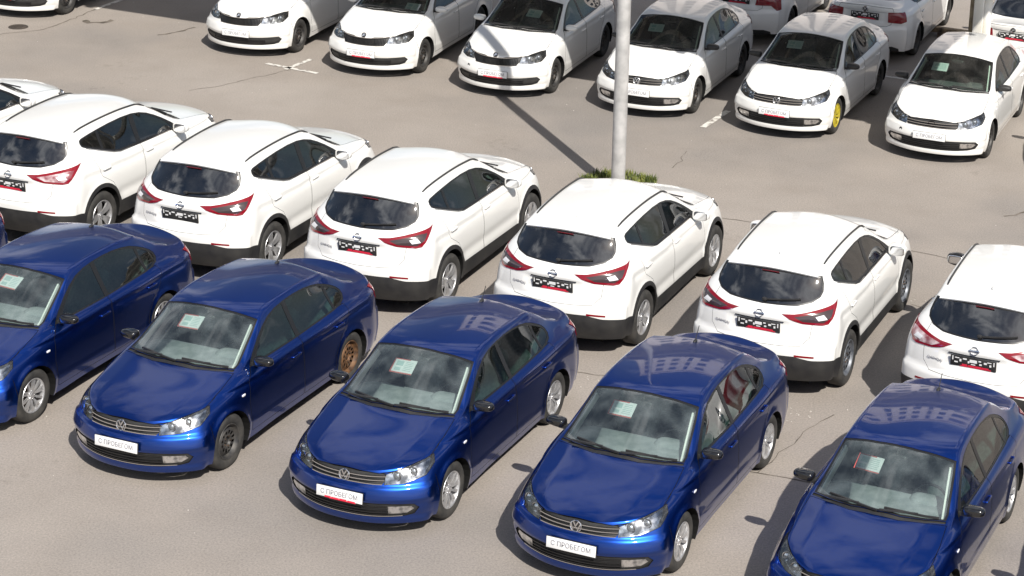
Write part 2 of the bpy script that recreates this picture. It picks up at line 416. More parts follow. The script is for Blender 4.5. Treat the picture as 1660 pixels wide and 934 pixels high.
class Body:
    def __init__(s, bm):
        s.bm = bm; s.R = bm.faces.layers.int.new('region'); s.NL = bm.verts.layers.float_vector['nrm']
        s.ids = {'paint': 0}; s.bvh = BVHTree.FromBMesh(bm)
    def rid(s, n):
        if n not in s.ids: s.ids[n] = len(s.ids)
        return s.ids[n]
    def surf(s, d, a, b):
        """point of the body seen along -d; a, b are the other two coordinates"""
        if d == 'f': o, v = Vector((6, abs(a), b)), Vector((-1, 0, 0))
        elif d == 'r': o, v = Vector((-6, abs(a), b)), Vector((1, 0, 0))
        elif d == 's': o, v = Vector((a, 6, b)), Vector((0, -1, 0))
        else: o, v = Vector((a, abs(b), 6)), Vector((0, 0, -1))
        h = s.bvh.ray_cast(o, v)
        if h[0] is None: return None, None
        p, n = h[0].copy(), h[1].copy()
        if (d in 'fr' and a < 0) or (d == 't' and b < 0): p.y *= -1; n.y *= -1
        return p, n
    def cut(s, d, poly, name, pred=None, only=None):
        """d: 's' (x,z) 'f'/'r' (y,z) 't' (x,y), or an angle in degrees from +x (horizontal oblique view; poly is 3-D points)"""
        bm, R = s.bm, s.R
        if isinstance(d, (int, float)):
            a = radians(d); D = Vector((cos(a), sin(a), 0)); U = Vector((-sin(a), cos(a), 0)); Vv = Vector((0, 0, 1))
            poly = [(Vector(p).dot(U), p[2]) for p in poly]
        elif d == 's': D, U, Vv = Vector((0, 1, 0)), Vector((1, 0, 0)), Vector((0, 0, 1))
        elif d == 'f': D, U, Vv = Vector((1, 0, 0)), Vector((0, 1, 0)), Vector((0, 0, 1))
        elif d == 'r': D, U, Vv = Vector((-1, 0, 0)), Vector((0, 1, 0)), Vector((0, 0, 1))
        else: D, U, Vv = Vector((0, 0, 1)), Vector((1, 0, 0)), Vector((0, 1, 0))
        x0, x1 = min(p[0] for p in poly), max(p[0] for p in poly); y0, y1 = min(p[1] for p in poly), max(p[1] for p in poly)
        def bb(f):
            us = [v.co.dot(U) for v in f.verts]; vs = [v.co.dot(Vv) for v in f.verts]
            return min(us), max(us), min(vs), max(vs)
        cand = {}
        for f in bm.faces:
            if f.normal.dot(D) < .05: continue
            if only is not None and f[R] not in only: continue
            c = f.calc_center_median()
            if pred and not pred(c): continue
            b = bb(f)
            if b[1] < x0 or b[0] > x1 or b[3] < y0 or b[2] > y1: continue
            cand[f] = b
        n = len(poly)
        for i in range(n):
            p, q = poly[i], poly[(i + 1) % n]
            if (Vector(p) - Vector(q)).length < 1e-5: continue
            ex0, ex1, ey0, ey1 = min(p[0], q[0]), max(p[0], q[0]), min(p[1], q[1]), max(p[1], q[1])
            dx, dy = q[0] - p[0], q[1] - p[1]; no = (U * -dy + Vv * dx).normalized(); co = U * p[0] + Vv * p[1]
            loc = [f for f, b in cand.items() if not (b[1] < ex0 - 1e-4 or b[0] > ex1 + 1e-4 or b[3] < ey0 - 1e-4 or b[2] > ey1 + 1e-4)]
            if not loc: continue
            geom = set(loc)
            for f in loc: geom.update(f.edges); geom.update(f.verts)
            nf = len(bm.faces)
            res = bmesh.ops.bisect_plane(bm, geom=list(geom), dist=2e-4, plane_co=co, plane_no=no)
            for f in loc: cand.pop(f, None)
            for g in res['geom']:
                if isinstance(g, bmesh.types.BMFace) and g.is_valid: cand[g] = bb(g)
        rid = s.rid(name); cnt = 0
        for f in cand:
            if not f.is_valid: continue
            c = f.calc_center_median()
            if inpoly(c.dot(U), c.dot(Vv), poly):
                if only is None or f[R] in only: f[R] = rid; cnt += 1
        return cnt
    def panel(s, d, poly, name, gap=.006, pred=None, only=None, ring='gap'):
        s.rid(ring)
        if isinstance(d, (int, float)):
            a = radians(d); U = Vector((-sin(a), cos(a), 0)); D = Vector((cos(a), sin(a), 0))
            p2 = [(Vector(p).dot(U), p[2]) for p in poly]
            q = [tuple(U * x + Vector((0, 0, y))) for x, y in inset(p2, gap)]
        else: q = inset(poly, gap)
        s.cut(d, poly, ring, pred, only)
        s.cut(d, q, name, pred, None if only is None else list(only) + [s.ids[ring]])
    def get(s, names, off=0., rim=0., rim_mat=1, mat=0, rimvec=None, rim_next=None):
        """raw arrays of the faces of some regions (left half)"""
        ids = {s.rid(n) for n in names}; fs = [f for f in s.bm.faces if f[s.R] in ids]; fset = set(fs)
        v, nn, ff, mi = [], [], [], []; vm = {}
        for f in fs:
            q = []
            for x in f.verts:
                if x not in vm:
                    vm[x] = len(v); n = Vector(x[s.NL]).normalized(); v.append(x.co + n * off); nn.append(n)
                q.append(vm[x])
            ff.append(q); mi.append(mat)
        nxt = {s.rid(n) for n in rim_next} if rim_next else None
        if rim:
            for f in fs:
                for lp in f.loops:
                    e = lp.edge
                    if sum(1 for g in e.link_faces if g in fset) != 1: continue
                    a, b = lp.vert, lp.link_loop_next.vert
                    if abs(a.co.y) < 1e-6 and abs(b.co.y) < 1e-6: continue
                    other = [g for g in e.link_faces if g not in fset]
                    if nxt is not None and not any(g[s.R] in nxt for g in other): continue
                    pa, pb = v[vm[a]], v[vm[b]]; da = (Vector(rimvec) if rimvec else -nn[vm[a]]) * rim; db = (Vector(rimvec) if rimvec else -nn[vm[b]]) * rim
                    k = len(v); v += [pa, pb, pb + db, pa + da]
                    fn = (pa - pb).cross(da); fn = fn.normalized() if fn.length > 1e-12 else Vector((0, 0, 1))
                    nn += [-fn] * 4 if False else [fn] * 4
                    ff.append([k + 1, k, k + 3, k + 2]); mi.append(rim_mat)
        return [v, nn, ff, mi]

def cat(*ds):
    v, n, f, m = [], [], [], []
    for d in ds:
        k = len(v); v += d[0]; n += d[1]; f += [[i + k for i in q] for q in d[2]]; m += d[3]
    return [v, n, f, m]
def mirror(d):
    return [[Vector((p.x, -p.y, p.z)) for p in d[0]], [Vector((p.x, -p.y, p.z)) for p in d[1]], [q[::-1] for q in d[2]], list(d[3])]
def both(d): return cat(d, mirror(d))
def raw_mesh(d, mats, name='mesh'):
    me = bpy.data.meshes.new(name); me.from_pydata([tuple(p) for p in d[0]], [], d[2])
    for m in mats: me.materials.append(m)
    me.polygons.foreach_set('material_index', d[3])
    me.polygons.foreach_set('use_smooth', [True] * len(d[2]))
    me.update()
    if len(me.polygons) == len(d[2]) and len(me.vertices) == len(d[0]):
        me.normals_split_custom_set_from_vertices([tuple(p) for p in d[1]])
    return me
# ------------------------------------------------------------------ the three car shapes
def circ(cx, cz, r, n=28): return [(cx + r * cos(2 * pi * i / n), cz + r * sin(2 * pi * i / n)) for i in range(n)]

LOW = [(.835, .86), (.85, .60), (.848, .36), (.825, .20)]
def sstep(a, b, x):
    t = min(1, max(0, (x - a) / (b - a))); return t * t * (3 - 2 * t)
def crease_under(z, zl, depth, width=.06):
    """pressed line: nothing above zl, a sharp shallow hollow just below it"""
    d = zl - z
    return 0 if d <= 0 else -depth * math.exp(-d / width) * (1 - math.exp(-d / .006))
def arch_lip(x, z, cx, cz, r, h, w):
    q = sqrt((x - cx) ** 2 + (z - cz) ** 2)
    return h * (1 - sstep(r, r + w, q)) if z > .12 else 0
def sculpt_sedan(n):
    wf = 1.301 if n else 1.2765
    def f(co, nr):
        x, y, z = co.x, abs(co.y), co.z; d = 0
        sd = sstep(.35, .8, abs(nr.y)) if y > .6 else 0
        if sd:
            zl = .845 + .030 * (1.6 - x) / 3.4
            e = sstep(-2.05, -1.9, x) * (1 - sstep(1.45, 1.6, x))
            d += sd * e * crease_under(z, zl, .016, .055)
            d += sd * e * crease_under(z, .40 + .02 * x, -.010, .10) * (1 - sstep(.9, 1.0, abs(x))) * 1.0
            for cx in (wf, -wf): d += sd * arch_lip(x, z, cx, .315, .340, .016, .055)
        if x > 1.35 and nr.x > .15:
            fr = sstep(.15, .45, nr.x)
            d += fr * .018 * sstep(.580, .560, z) * 1.0 if 0 else fr * .018 * (1 - sstep(.560, .578, z))
            d -= fr * .012 * sstep(.545, .50, z) if 0 else 0
            d -= fr * .020 * (sstep(.235, .26, z) * (1 - sstep(.405, .43, z)))
            d += fr * .012 * (1 - sstep(.20, .235, z))
        if x < -1.8 and nr.x < -.3:
            fr = sstep(.3, .6, -nr.x)
            d += fr * .020 * (1 - sstep(.665, .685, z))
            d -= fr * .014 * sstep(.76, .79, z) * (1 - sstep(.95, .97, z)) * (1 - sstep(.36, .42, y))
        return d
    return f
def sculpt_suv(co, nr):
    x, y, z = co.x, abs(co.y), co.z; d = 0
    sd = sstep(.35, .8, abs(nr.y)) if y > .65 else 0
    if sd:
        zl = .955 + .045 * (1.7 - x) / 3.4
        e = sstep(-1.75, -1.55, x) * (1 - sstep(1.5, 1.7, x))
        d += sd * e * crease_under(z, zl, .022, .07)
        d += sd * (1 - sstep(.85, 1.0, abs(x))) * (-.016) * math.exp(-((z - .56) / .07) ** 2)
        for cx in (1.323, -1.323): d += sd * arch_lip(x, z, cx, .36, .40, .018, .10)
    if x < -1.6 and nr.x < -.3:
        fr = sstep(.3, .6, -nr.x)
        d += fr * .030 * (1 - sstep(.70, .735, z))
        d += fr * .012 * sstep(1.0, 1.02, z) * (1 - sstep(1.08, 1.14, z))
        d -= fr * .016 * sstep(.80, .83, z) * (1 - sstep(.975, .99, z)) * (1 - sstep(.34, .40, y))
    return d

def sedan_body(nose=0.):
    """saloon; nose > 0 lengthens and raises the nose and tail a little (the liftback)"""
    n = nose
    st = [
        station(1.975 + .03 * n, 1.76, .730 + .04 * n, .60, .755 + .012 * n, [(.64, .745 + .01 * n, 1.73), (.675, .72, 1.72), (.715, .66, 1.74), (.75, .50, 1.80), (.765, .33, 1.81), (.73, .19, 1.77)]),
        station(1.86 + .02 * n, 1.58, .775 + .03 * n, .655, .805, [(.69, .79), (.73, .76), (.775, .69, 1.59), (.828, .52, 1.64), (.84, .34, 1.64), (.80, .19, 1.61)]),
        station(1.60, 1.30, .855 + .01 * n, .69, .872, [(.73, .85), (.775, .81), (.815, .73), (.85, .56), (.852, .35), (.83, .19)]),
        station(1.33, 1.04, .918, .705, .93, [(.74, .91), (.78, .875), (.822, .79), (.85, .58), (.85, .36), (.83, .19)]),
        station(1.17, .90, .955, .70, .972, [(.735, .945), (.775, .905), (.828, .82), (.85, .59), (.85, .36), (.828, .19)]),
        station(1.10, .80, .985, .685, 1.005, [(.73, .965), (.775, .918), (.83, .83), (.85, .59), (.85, .36), (.828, .19)]),
        station(.95, .66, 1.075, .66, 1.085, [(.715, 1.0), (.775, .928), (.834, .84), (.85, .60), (.85, .36), (.826, .19)]),
        station(.66, .42, 1.245, .61, 1.235, [(.69, 1.08), (.775, .935), LOW[0], LOW[1], LOW[2], LOW[3]]),
        station(.40, .22, 1.385, .575, 1.345, [(.672, 1.135), (.775, .94), LOW[0], LOW[1], LOW[2], LOW[3]]),
        station(.17, .03, 1.435, .56, 1.392, [(.665, 1.165), (.775, .945), LOW[0], LOW[1], LOW[2], LOW[3]]),
        station(-.30, -.33, 1.462, .552, 1.412, [(.66, 1.18), (.775, .952), LOW[0], LOW[1], LOW[2], LOW[3]]),
        station(-.80, -.80, 1.448, .545, 1.398, [(.652, 1.165), (.77, .965), (.835, .87), LOW[1], LOW[2], LOW[3]]),
        station(-1.13, -1.10, 1.418, .537, 1.362, [(.645, 1.14), (.765, .975), (.833, .88), LOW[1], LOW[2], LOW[3]]),
        station(-1.29, -1.29, 1.335, .537, 1.280, [(.642, 1.115), (.758, .98), (.83, .885), LOW[1], LOW[2], LOW[3]]),
        station(-1.49, -1.50, 1.195, .565, 1.155, [(.652, 1.06), (.745, .975), (.822, .885), (.845, .60), (.845, .36), (.822, .20)]),
        station(-1.66, -1.70, 1.078, .60, 1.07, [(.66, 1.025), (.728, .965), (.812, .88), (.838, .60), (.838, .37), (.81, .21)]),
        station(-1.76, -1.82, 1.070, .61, 1.045, [(.655, 1.01), (.71, .957), (.80, .875), (.828, .60), (.83, .38), (.80, .22)]),
        station(-1.96 - .05 * n, -1.95, 1.07, .605, 1.035, [(.64, 1.0), (.688, .945), (.762, .865), (.79, .60), (.79, .40), (.76, .23)]),
        station(-2.15 - .08 * n, -2.04, 1.088, .575, 1.03, [(.612, 1.0), (.648, .94), (.700, .86), (.73, .60), (.735, .42), (.70, .24)]),
    ]
    for i_ in range(0, 5):
        st[i_][2].z += .010; st[i_][1].z += .004
    a = .03 * n
    front = end_grid(st[0], [(2.015 + a, .705 + .045 * n), (2.035 + a, .655 + .03 * n), (2.045 + a, .585), (2.095 + a, .49), (2.105 + a, .33), (2.05 + a, .19)])
    b = -.08 * n
    rear = end_grid(st[-1], [(-2.185 + b, 1.055), (-2.18 + b, .97), (-2.185 + b, .86), (-2.215 + b, .62), (-2.245 + b, .42), (-2.18 + b, .23)])
    cr = [('row', 2, 0, 4, .45), ('row', 3, 1, 5, .25), ('row', 5, 4, 16, .5), ('row', 6, 5, 17, .15), ('col', 5, 0, 3, .5), ('col', 18, 0, 3, .7), ('f', 1, .5), ('f', 3, .5), ('row', 3, 7, 14, .5), ('col', 12, 0, 3, .6), ('col', 15, 0, 3, .6), ('row', 3, 14, 18, .3)]
    bm = smooth_body(st, front, rear, cr, sculpt=sculpt_sedan(n))
    B = Body(bm)
    low = lambda c: c.z < 1.0
    # bonnet and cowl
    B.panel('t', [(2.035 + a, -.1), (2.028 + a, .15), (2.0 + a, .30), (1.925, .43), (1.875, .50), (1.75, .635), (1.58, .712), (1.25, .715), (.965, .692), (1.04, .50), (1.10, .25), (1.115, -.1)], 'hood', pred=lambda c: c.z > .58)
    B.cut('t', [(1.112, -.1), (1.098, .25), (1.036, .50), (.955, .675), (.92, .672), (.99, .50), (1.055, .25), (1.075, -.1)], 'cowl', pred=lambda c: c.z > .8)
    B.panel('t', [(1.072, -.1), (1.052, .25), (.985, .50), (.915, .668), (.83, .668), (.42, .600), (.30, .575), (.325, .42), (.36, .2), (.37, -.1)], 'windscreen', gap=.022, pred=lambda c: c.z > .8, ring='seal')
    rg = [(-1.155, -.1), (-1.15, .25), (-1.16, .44), (-1.20, .505), (-1.45, .545), (-1.60, .565), (-1.63, .50), (-1.66, .30), (-1.67, -.1)]
    B.panel('t', rg, 'rear_window', gap=.02, pred=lambda c: c.z > .9, ring='seal')
    # doors
    P = [B.rid('paint'), B.rid('gap')]
    side = lambda c: c.y > .45
    B.panel('s', [(.86, .27), (.90, .60), (.86, .86), (.73, .955), (-.215, .972), (-.215, .27)], 'front_door', pred=side, only=P)
    B.panel('s', [(-.225, .27), (-.225, .972), (-1.24, .995), (-1.26, .93), (-1.21, .80), (-1.03, .64), (-.93, .48), (-.90, .27)], 'rear_door', pred=side, only=P)
    every = None
    dlo = [(.745, .950), (.60, 1.062), (.44, 1.165), (.30, 1.243), (.14, 1.308), (-.02, 1.345), (-.20, 1.362), (-.42, 1.368), (-.62, 1.358), (-.80, 1.337), (-.96, 1.303), (-1.10, 1.253), (-1.22, 1.200), (-1.31, 1.150), (-1.355, 1.105), (-1.355, 1.060), (-1.30, 1.020), (-1.18, .992), (-1.00, .978), (-.20, .958)]
    B.cut('s', dlo, 'seal', pred=side)
    B.cut('s', [(.60, .972), (.50, 1.062), (.38, 1.148), (.26, 1.220), (.13, 1.280), (.0, 1.322), (-.10, 1.338), (-.17, 1.342), (-.190, .972)], 'front_window', pred=side)
    B.cut('s', [(-.262, .975), (-.245, 1.345), (-.42, 1.348), (-.60, 1.340), (-.78, 1.318), (-.93, 1.285), (-1.02, 1.253), (-1.035, .996)], 'rear_side_window', pred=side)
    B.cut('s', [(-1.075, .999), (-1.070, 1.235), (-1.20, 1.180), (-1.28, 1.138), (-1.325, 1.098), (-1.325, 1.066), (-1.28, 1.034), (-1.17, 1.008)], 'quarter_window', pred=side)
    # nose
    bump = [(1.60, .12), (1.60, .55), (1.64, .655), (1.76, .60), (1.90, .575), (2.3, .57), (2.3, .12)]
    B.cut('s', bump, 'front_bumper', pred=lambda c: c.x > 1.55)
    B.cut('f', [(-.1, .10), (-.1, .572), (.40, .572), (.60, .585), (.74, .62), (.9, .62), (.9, .10)], 'front_bumper', pred=lambda c: c.x > 1.66)
    B.cut('s', [(1.594, .12), (1.594, .60), (1.602, .66), (1.602, .12)], 'gap', pred=lambda c: c.x > 1.4)
    hl = lambda c: c.x > 1.4
    if not n:
        B.cut('f', [(-.1, .722), (.25, .714), (.435, .694), (.43, .64), (.405, .600), (.25, .590), (-.1, .588)], 'grille', pred=hl)
        B.cut('f', [(-.1, .415), (.45, .412), (.70, .400), (.745, .355), (.70, .285), (.62, .262), (.45, .250), (-.1, .248)], 'lower_grille', pred=hl)
        B.cut('f', [(.48, .378), (.68, .376), (.705, .345), (.64, .298), (.48, .290)], 'fog_light', pred=hl)
        B.panel(32, [(1.94, .395, .59), (1.95, .42, .69), (1.86, .53, .735), (1.72, .68, .775), (1.56, .775, .80), (1.57, .785, .735), (1.68, .74, .655), (1.83, .58, .602)], 'headlight', gap=.004, pred=hl)
    else:
        B.cut('f', [(-.1, .722), (.10, .720), (.20, .742), (.44, .752), (.43, .68), (.37, .602), (.25, .588), (-.1, .582)], 'grille', pred=hl)
        B.cut('f', [(-.1, .395), (.45, .400), (.70, .410), (.745, .365), (.70, .295), (.62, .268), (.45, .255), (-.1, .250)], 'lower_grille', pred=hl)
        B.cut('f', [(.50, .362), (.69, .368), (.70, .335), (.62, .300), (.50, .295)], 'fog_light', pred=hl)
        B.panel(32, [(1.97, .40, .635), (1.95, .44, .735), (1.82, .58, .775), (1.68, .72, .80), (1.60, .775, .80), (1.64, .785, .72), (1.74, .72, .65), (1.86, .58, .625)], 'headlight', gap=.004, pred=hl)
    # tail
    tl = lambda c: c.x < -1.6
    B.panel('r', [(-.1, 1.075), (.50, 1.04), (.53, .98), (.50, .74), (.42, .70), (-.1, .69)], 'trunk_lid', pred=tl)
    if not n:
        B.cut(150, [(-2.2, .47, .78), (-2.2, .47, .965), (-2.10, .66, .97), (-2.0, .745, .955), (-2.0, .765, .80), (-2.10, .69, .765)], 'taillight', pred=tl)
    else:
        B.cut(150, [(-2.3, .42, .80), (-2.3, .46, .97), (-2.1, .70, .985), (-1.93, .80, .96), (-1.95, .82, .70), (-2.08, .77, .69), (-2.15, .68, .79)], 'taillight', pred=tl)
    B.cut('r', [(-.1, .10), (-.1, .33), (.55, .33), (.66, .29), (.70, .10)], 'rear_valance', pred=tl)
    if n: wf, wr = 1.301, -1.301
    else: wf, wr = 1.2765, -1.2765
    for wx in (wf, wr): B.cut('s', circ(wx, .315, .340), 'arch', pred=lambda c: c.y > .4)
    B.wb = (wf, wr)
    return B

def suv_body():
    L = [(.885, .93), (.90, .66), (.90, .43), (.875, .24)]
    st = [
        station(2.07, 1.80, .90, .62, .94, [(.66, .92, 1.78), (.70, .89, 1.78), (.76, .80, 1.81), (.79, .62, 1.87), (.80, .42, 1.89), (.76, .25, 1.84)]),
        station(1.93, 1.62, .965, .69, .985, [(.73, .965), (.775, .935), (.83, .83, 1.63), (.86, .62, 1.67), (.87, .42, 1.68), (.84, .24, 1.65)]),
        station(1.60, 1.30, 1.03, .735, 1.045, [(.77, 1.02), (.815, .97), (.865, .87), (.895, .65), (.895, .42), (.87, .24)]),
        station(1.30, .99, 1.08, .75, 1.085, [(.78, 1.055), (.82, .995), (.872, .89), (.90, .66), (.90, .43), (.875, .24)]),
        station(1.16, .86, 1.10, .745, 1.11, [(.775, 1.07), (.82, 1.005), (.875, .90), (.90, .66), (.90, .43), (.875, .24)]),
        station(1.07, .76, 1.13, .73, 1.145, [(.77, 1.09), (.82, 1.015), (.878, .91), (.90, .66), (.90, .43), (.875, .24)]),
        station(.90, .58, 1.22, .70, 1.235, [(.757, 1.13), (.815, 1.025), (.88, .92), (.90, .66), (.90, .43), (.875, .24)]),
        station(.60, .34, 1.385, .65, 1.38, [(.735, 1.20), (.815, 1.04), L[0], L[1], L[2], L[3]]),
        station(.33, .10, 1.520, .618, 1.490, [(.71, 1.29), (.812, 1.07), L[0], L[1], L[2], L[3]]),
        station(.08, -.08, 1.568, .612, 1.532, [(.703, 1.32), (.81, 1.085), L[0], L[1], L[2], L[3]]),
        station(-.40, -.42, 1.590, .606, 1.552, [(.70, 1.34), (.808, 1.11), L[0], L[1], L[2], L[3]]),
        station(-.90, -.90, 1.585, .60, 1.545, [(.695, 1.345), (.803, 1.145), (.885, .95), L[1], L[2], L[3]]),
        station(-1.28, -1.28, 1.565, .595, 1.520, [(.69, 1.345), (.793, 1.185), (.883, .97), L[1], L[2], L[3]]),
        station(-1.56, -1.52, 1.535, .592, 1.485, [(.685, 1.335, -1.53), (.782, 1.20, -1.58), (.872, .99, -1.62), (.895, .70, -1.64), (.895, .45, -1.64), (.87, .26, -1.62)]),
        station(-1.72, -1.645, 1.505, .592, 1.455, [(.68, 1.31, -1.68), (.763, 1.18, -1.76), (.835, 1.0, -1.83), (.865, .74, -1.88), (.865, .48, -1.90), (.83, .28, -1.86)]),
    ]
    front = end_grid(st[0], [(2.12, .865), (2.15, .81), (2.17, .72), (2.20, .58), (2.21, .42), (2.15, .25)])
    rear = end_grid(st[-1], [(-1.90, 1.335), (-2.03, 1.165), (-2.115, 1.03), (-2.15, .80), (-2.17, .50), (-2.08, .28)], 2.8)
    cr = [('row', 3, 1, 5, .2), ('row', 5, 4, 13, .45), ('row', 6, 6, 14, .15), ('col', 5, 0, 3, .4), ('col', 14, 0, 3, .85), ('f', 3, .3), ('row', 3, 8, 14, .5), ('row', 5, 13, 14, .3)]
    bm = smooth_body(st, front, rear, cr, sculpt=sculpt_suv)
    B = Body(bm)
    side = lambda c: c.y > .45
    B.panel('t', [(2.09, -.1), (2.08, .2), (1.98, .44), (1.78, .64), (1.50, .70), (1.10, .715), (.93, .71), (1.02, .50), (1.085, .25), (1.10, -.1)], 'hood', pred=lambda c: c.z > .8)
    B.cut('t', [(1.098, -.1), (1.083, .25), (1.018, .50), (.928, .712), (.885, .712), (.965, .50), (1.03, .25), (1.045, -.1)], 'cowl', pred=lambda c: c.z > .9)
    B.panel('t', [(1.04, -.1), (1.025, .25), (.96, .50), (.875, .705), (.60, .675), (.29, .615), (.26, .60), (.29, .42), (.325, .2), (.335, -.1)], 'windscreen', gap=.022, pred=lambda c: c.z > .9, ring='seal')
    P = [B.rid('paint'), B.rid('gap')]
    B.panel('s', [(.86, .30), (.92, .60), (.88, .95), (.77, 1.05), (-.245, 1.11), (-.245, .30)], 'front_door', pred=side, only=P, gap=.0045)
    B.panel('s', [(-.255, .30), (-.255, 1.11), (-.80, 1.15), (-1.30, 1.31), (-1.36, 1.20), (-1.26, .90), (-1.04, .76), (-.95, .60), (-.93, .30)], 'rear_door', pred=side, only=P, gap=.0045)
    B.cut('s', [(.77, 1.045), (.62, 1.150), (.46, 1.250), (.30, 1.335), (.14, 1.405), (-.02, 1.452), (-.20, 1.480), (-.45, 1.492), (-.75, 1.486), (-1.0, 1.472), (-1.22, 1.455), (-1.38, 1.437), (-1.43, 1.418), (-1.445, 1.380), (-1.435, 1.340), (-1.38, 1.312), (-.88, 1.140), (-.74, 1.108), (-.20, 1.088)], 'seal', pred=side)
    B.cut('s', [(.62, 1.076), (.50, 1.190), (.36, 1.275), (.22, 1.345), (.08, 1.400), (-.06, 1.440), (-.17, 1.455), (-.215, 1.110)], 'front_window', pred=side)
    B.cut('s', [(-.30, 1.118), (-.275, 1.466), (-.50, 1.468), (-.75, 1.466), (-1.00, 1.452), (-1.03, 1.222), (-.87, 1.166), (-.74, 1.134)], 'rear_side_window', pred=side)
    B.cut('s', [(-1.08, 1.240), (-1.055, 1.446), (-1.22, 1.432), (-1.37, 1.412), (-1.405, 1.392), (-1.400, 1.358), (-1.36, 1.336)], 'quarter_window', pred=side)
    rr = lambda c: c.x < -1.55
    B.panel('r', [(-.1, 1.36), (.45, 1.36), (.575, 1.24), (.63, 1.10), (.61, .82), (.52, .72), (-.1, .70)], 'tailgate', pred=rr, gap=.0045)
    B.panel('r', [(-.1, 1.497), (.50, 1.474), (.60, 1.456), (.632, 1.38), (.652, 1.30), (.640, 1.250), (.565, 1.200), (.42, 1.168), (-.1, 1.150)], 'rear_window', gap=.018, pred=rr, ring='seal')
    tl = [(-2.17, .345, 1.080), (-2.12, .48, 1.088), (-2.02, .62, 1.115), (-1.88, .76, 1.150), (-1.70, .875, 1.19), (-1.83, .86, 1.08), (-1.92, .81, .972), (-1.98, .76, .962), (-2.10, .56, .985), (-2.15, .42, 1.030)]
    B.cut(135, tl, 'taillight', pred=rr)
    B.cut(135, [(-2.12, .46, 1.058), (-2.04, .59, 1.082), (-1.88, .78, 1.120), (-1.82, .84, 1.125), (-1.88, .82, 1.05), (-1.96, .765, .990), (-2.09, .56, 1.008)], 'taillight_insert', pred=rr)
    B.cut(135, [(-2.0, .67, 1.062), (-1.93, .745, 1.080), (-1.92, .79, 1.03), (-2.0, .715, 1.018)], 'reversing_light', pred=rr)
    # black plastic cladding
    nb = [B.rid(x) for x in ('paint', 'gap', 'front_door', 'rear_door', 'tailgate', 'front_bumper', 'cladding')]
    B.cut('s', [(1.60, .12), (1.60, .80), (1.72, .76), (2.4, .76), (2.4, .12)], 'front_bumper', pred=lambda c: c.x > 1.55)
    B.cut('f', [(-.1, .1), (-.1, .76), (.9, .76), (.9, .1)], 'front_bumper', pred=lambda c: c.x > 1.66)
    B.cut('f', [(-.1, .84), (.45, .84), (.40, .70), (-.1, .68)], 'grille', pred=lambda c: c.x > 1.6)
    B.panel(35, [(2.08, .44, .78), (2.05, .46, .86), (1.85, .68, .93), (1.62, .80, .955), (1.64, .84, .88), (1.85, .72, .82)], 'headlight', gap=.004, pred=lambda c: c.x > 1.4)
    B.cut('s', [(-1.75, .10), (-1.75, .66), (-2.4, .66), (-2.4, .1)], 'rear_bumper', pred=rr, only=nb)
    B.cut('r', [(-.1, .1), (-.1, .66), (.95, .66), (.95, .1)], 'rear_bumper', pred=rr, only=nb)
    nb.append(B.rid('rear_bumper'))
    B.cut('s', [(-1.60, .10), (-1.60, .50), (-1.80, .535), (-2.4, .575), (-2.4, .1)], 'cladding', pred=rr, only=nb)
    B.cut('r', [(-.1, .1), (-.1, .60), (.45, .60), (.62, .56), (.80, .53), (.95, .52), (.95, .1)], 'cladding', pred=rr, only=nb)
    B.cut('r', [(.46, .620), (.68, .604), (.68, .584), (.46, .596)], 'reflector', pred=rr)
    B.cut('s', [(1.1, .10), (1.1, .41), (-1.1, .45), (-1.1, .1)], 'cladding', pred=side, only=nb)
    B.cut('s', [(1.55, .10), (1.55, .50), (2.4, .45), (2.4, .1)], 'cladding', pred=lambda c: c.x > 1.5, only=nb)
    B.cut('f', [(-.1, .1), (-.1, .45), (.95, .45), (.95, .1)], 'cladding', pred=lambda c: c.x > 1.6, only=nb)
    B.wb = (1.323, -1.323)
    for wx in B.wb:
        B.cut('s', circ(wx, .36, .452, 36), 'cladding', pred=side, only=nb)
        B.cut('s', circ(wx, .36, .398, 36), 'arch', pred=side)
    return B
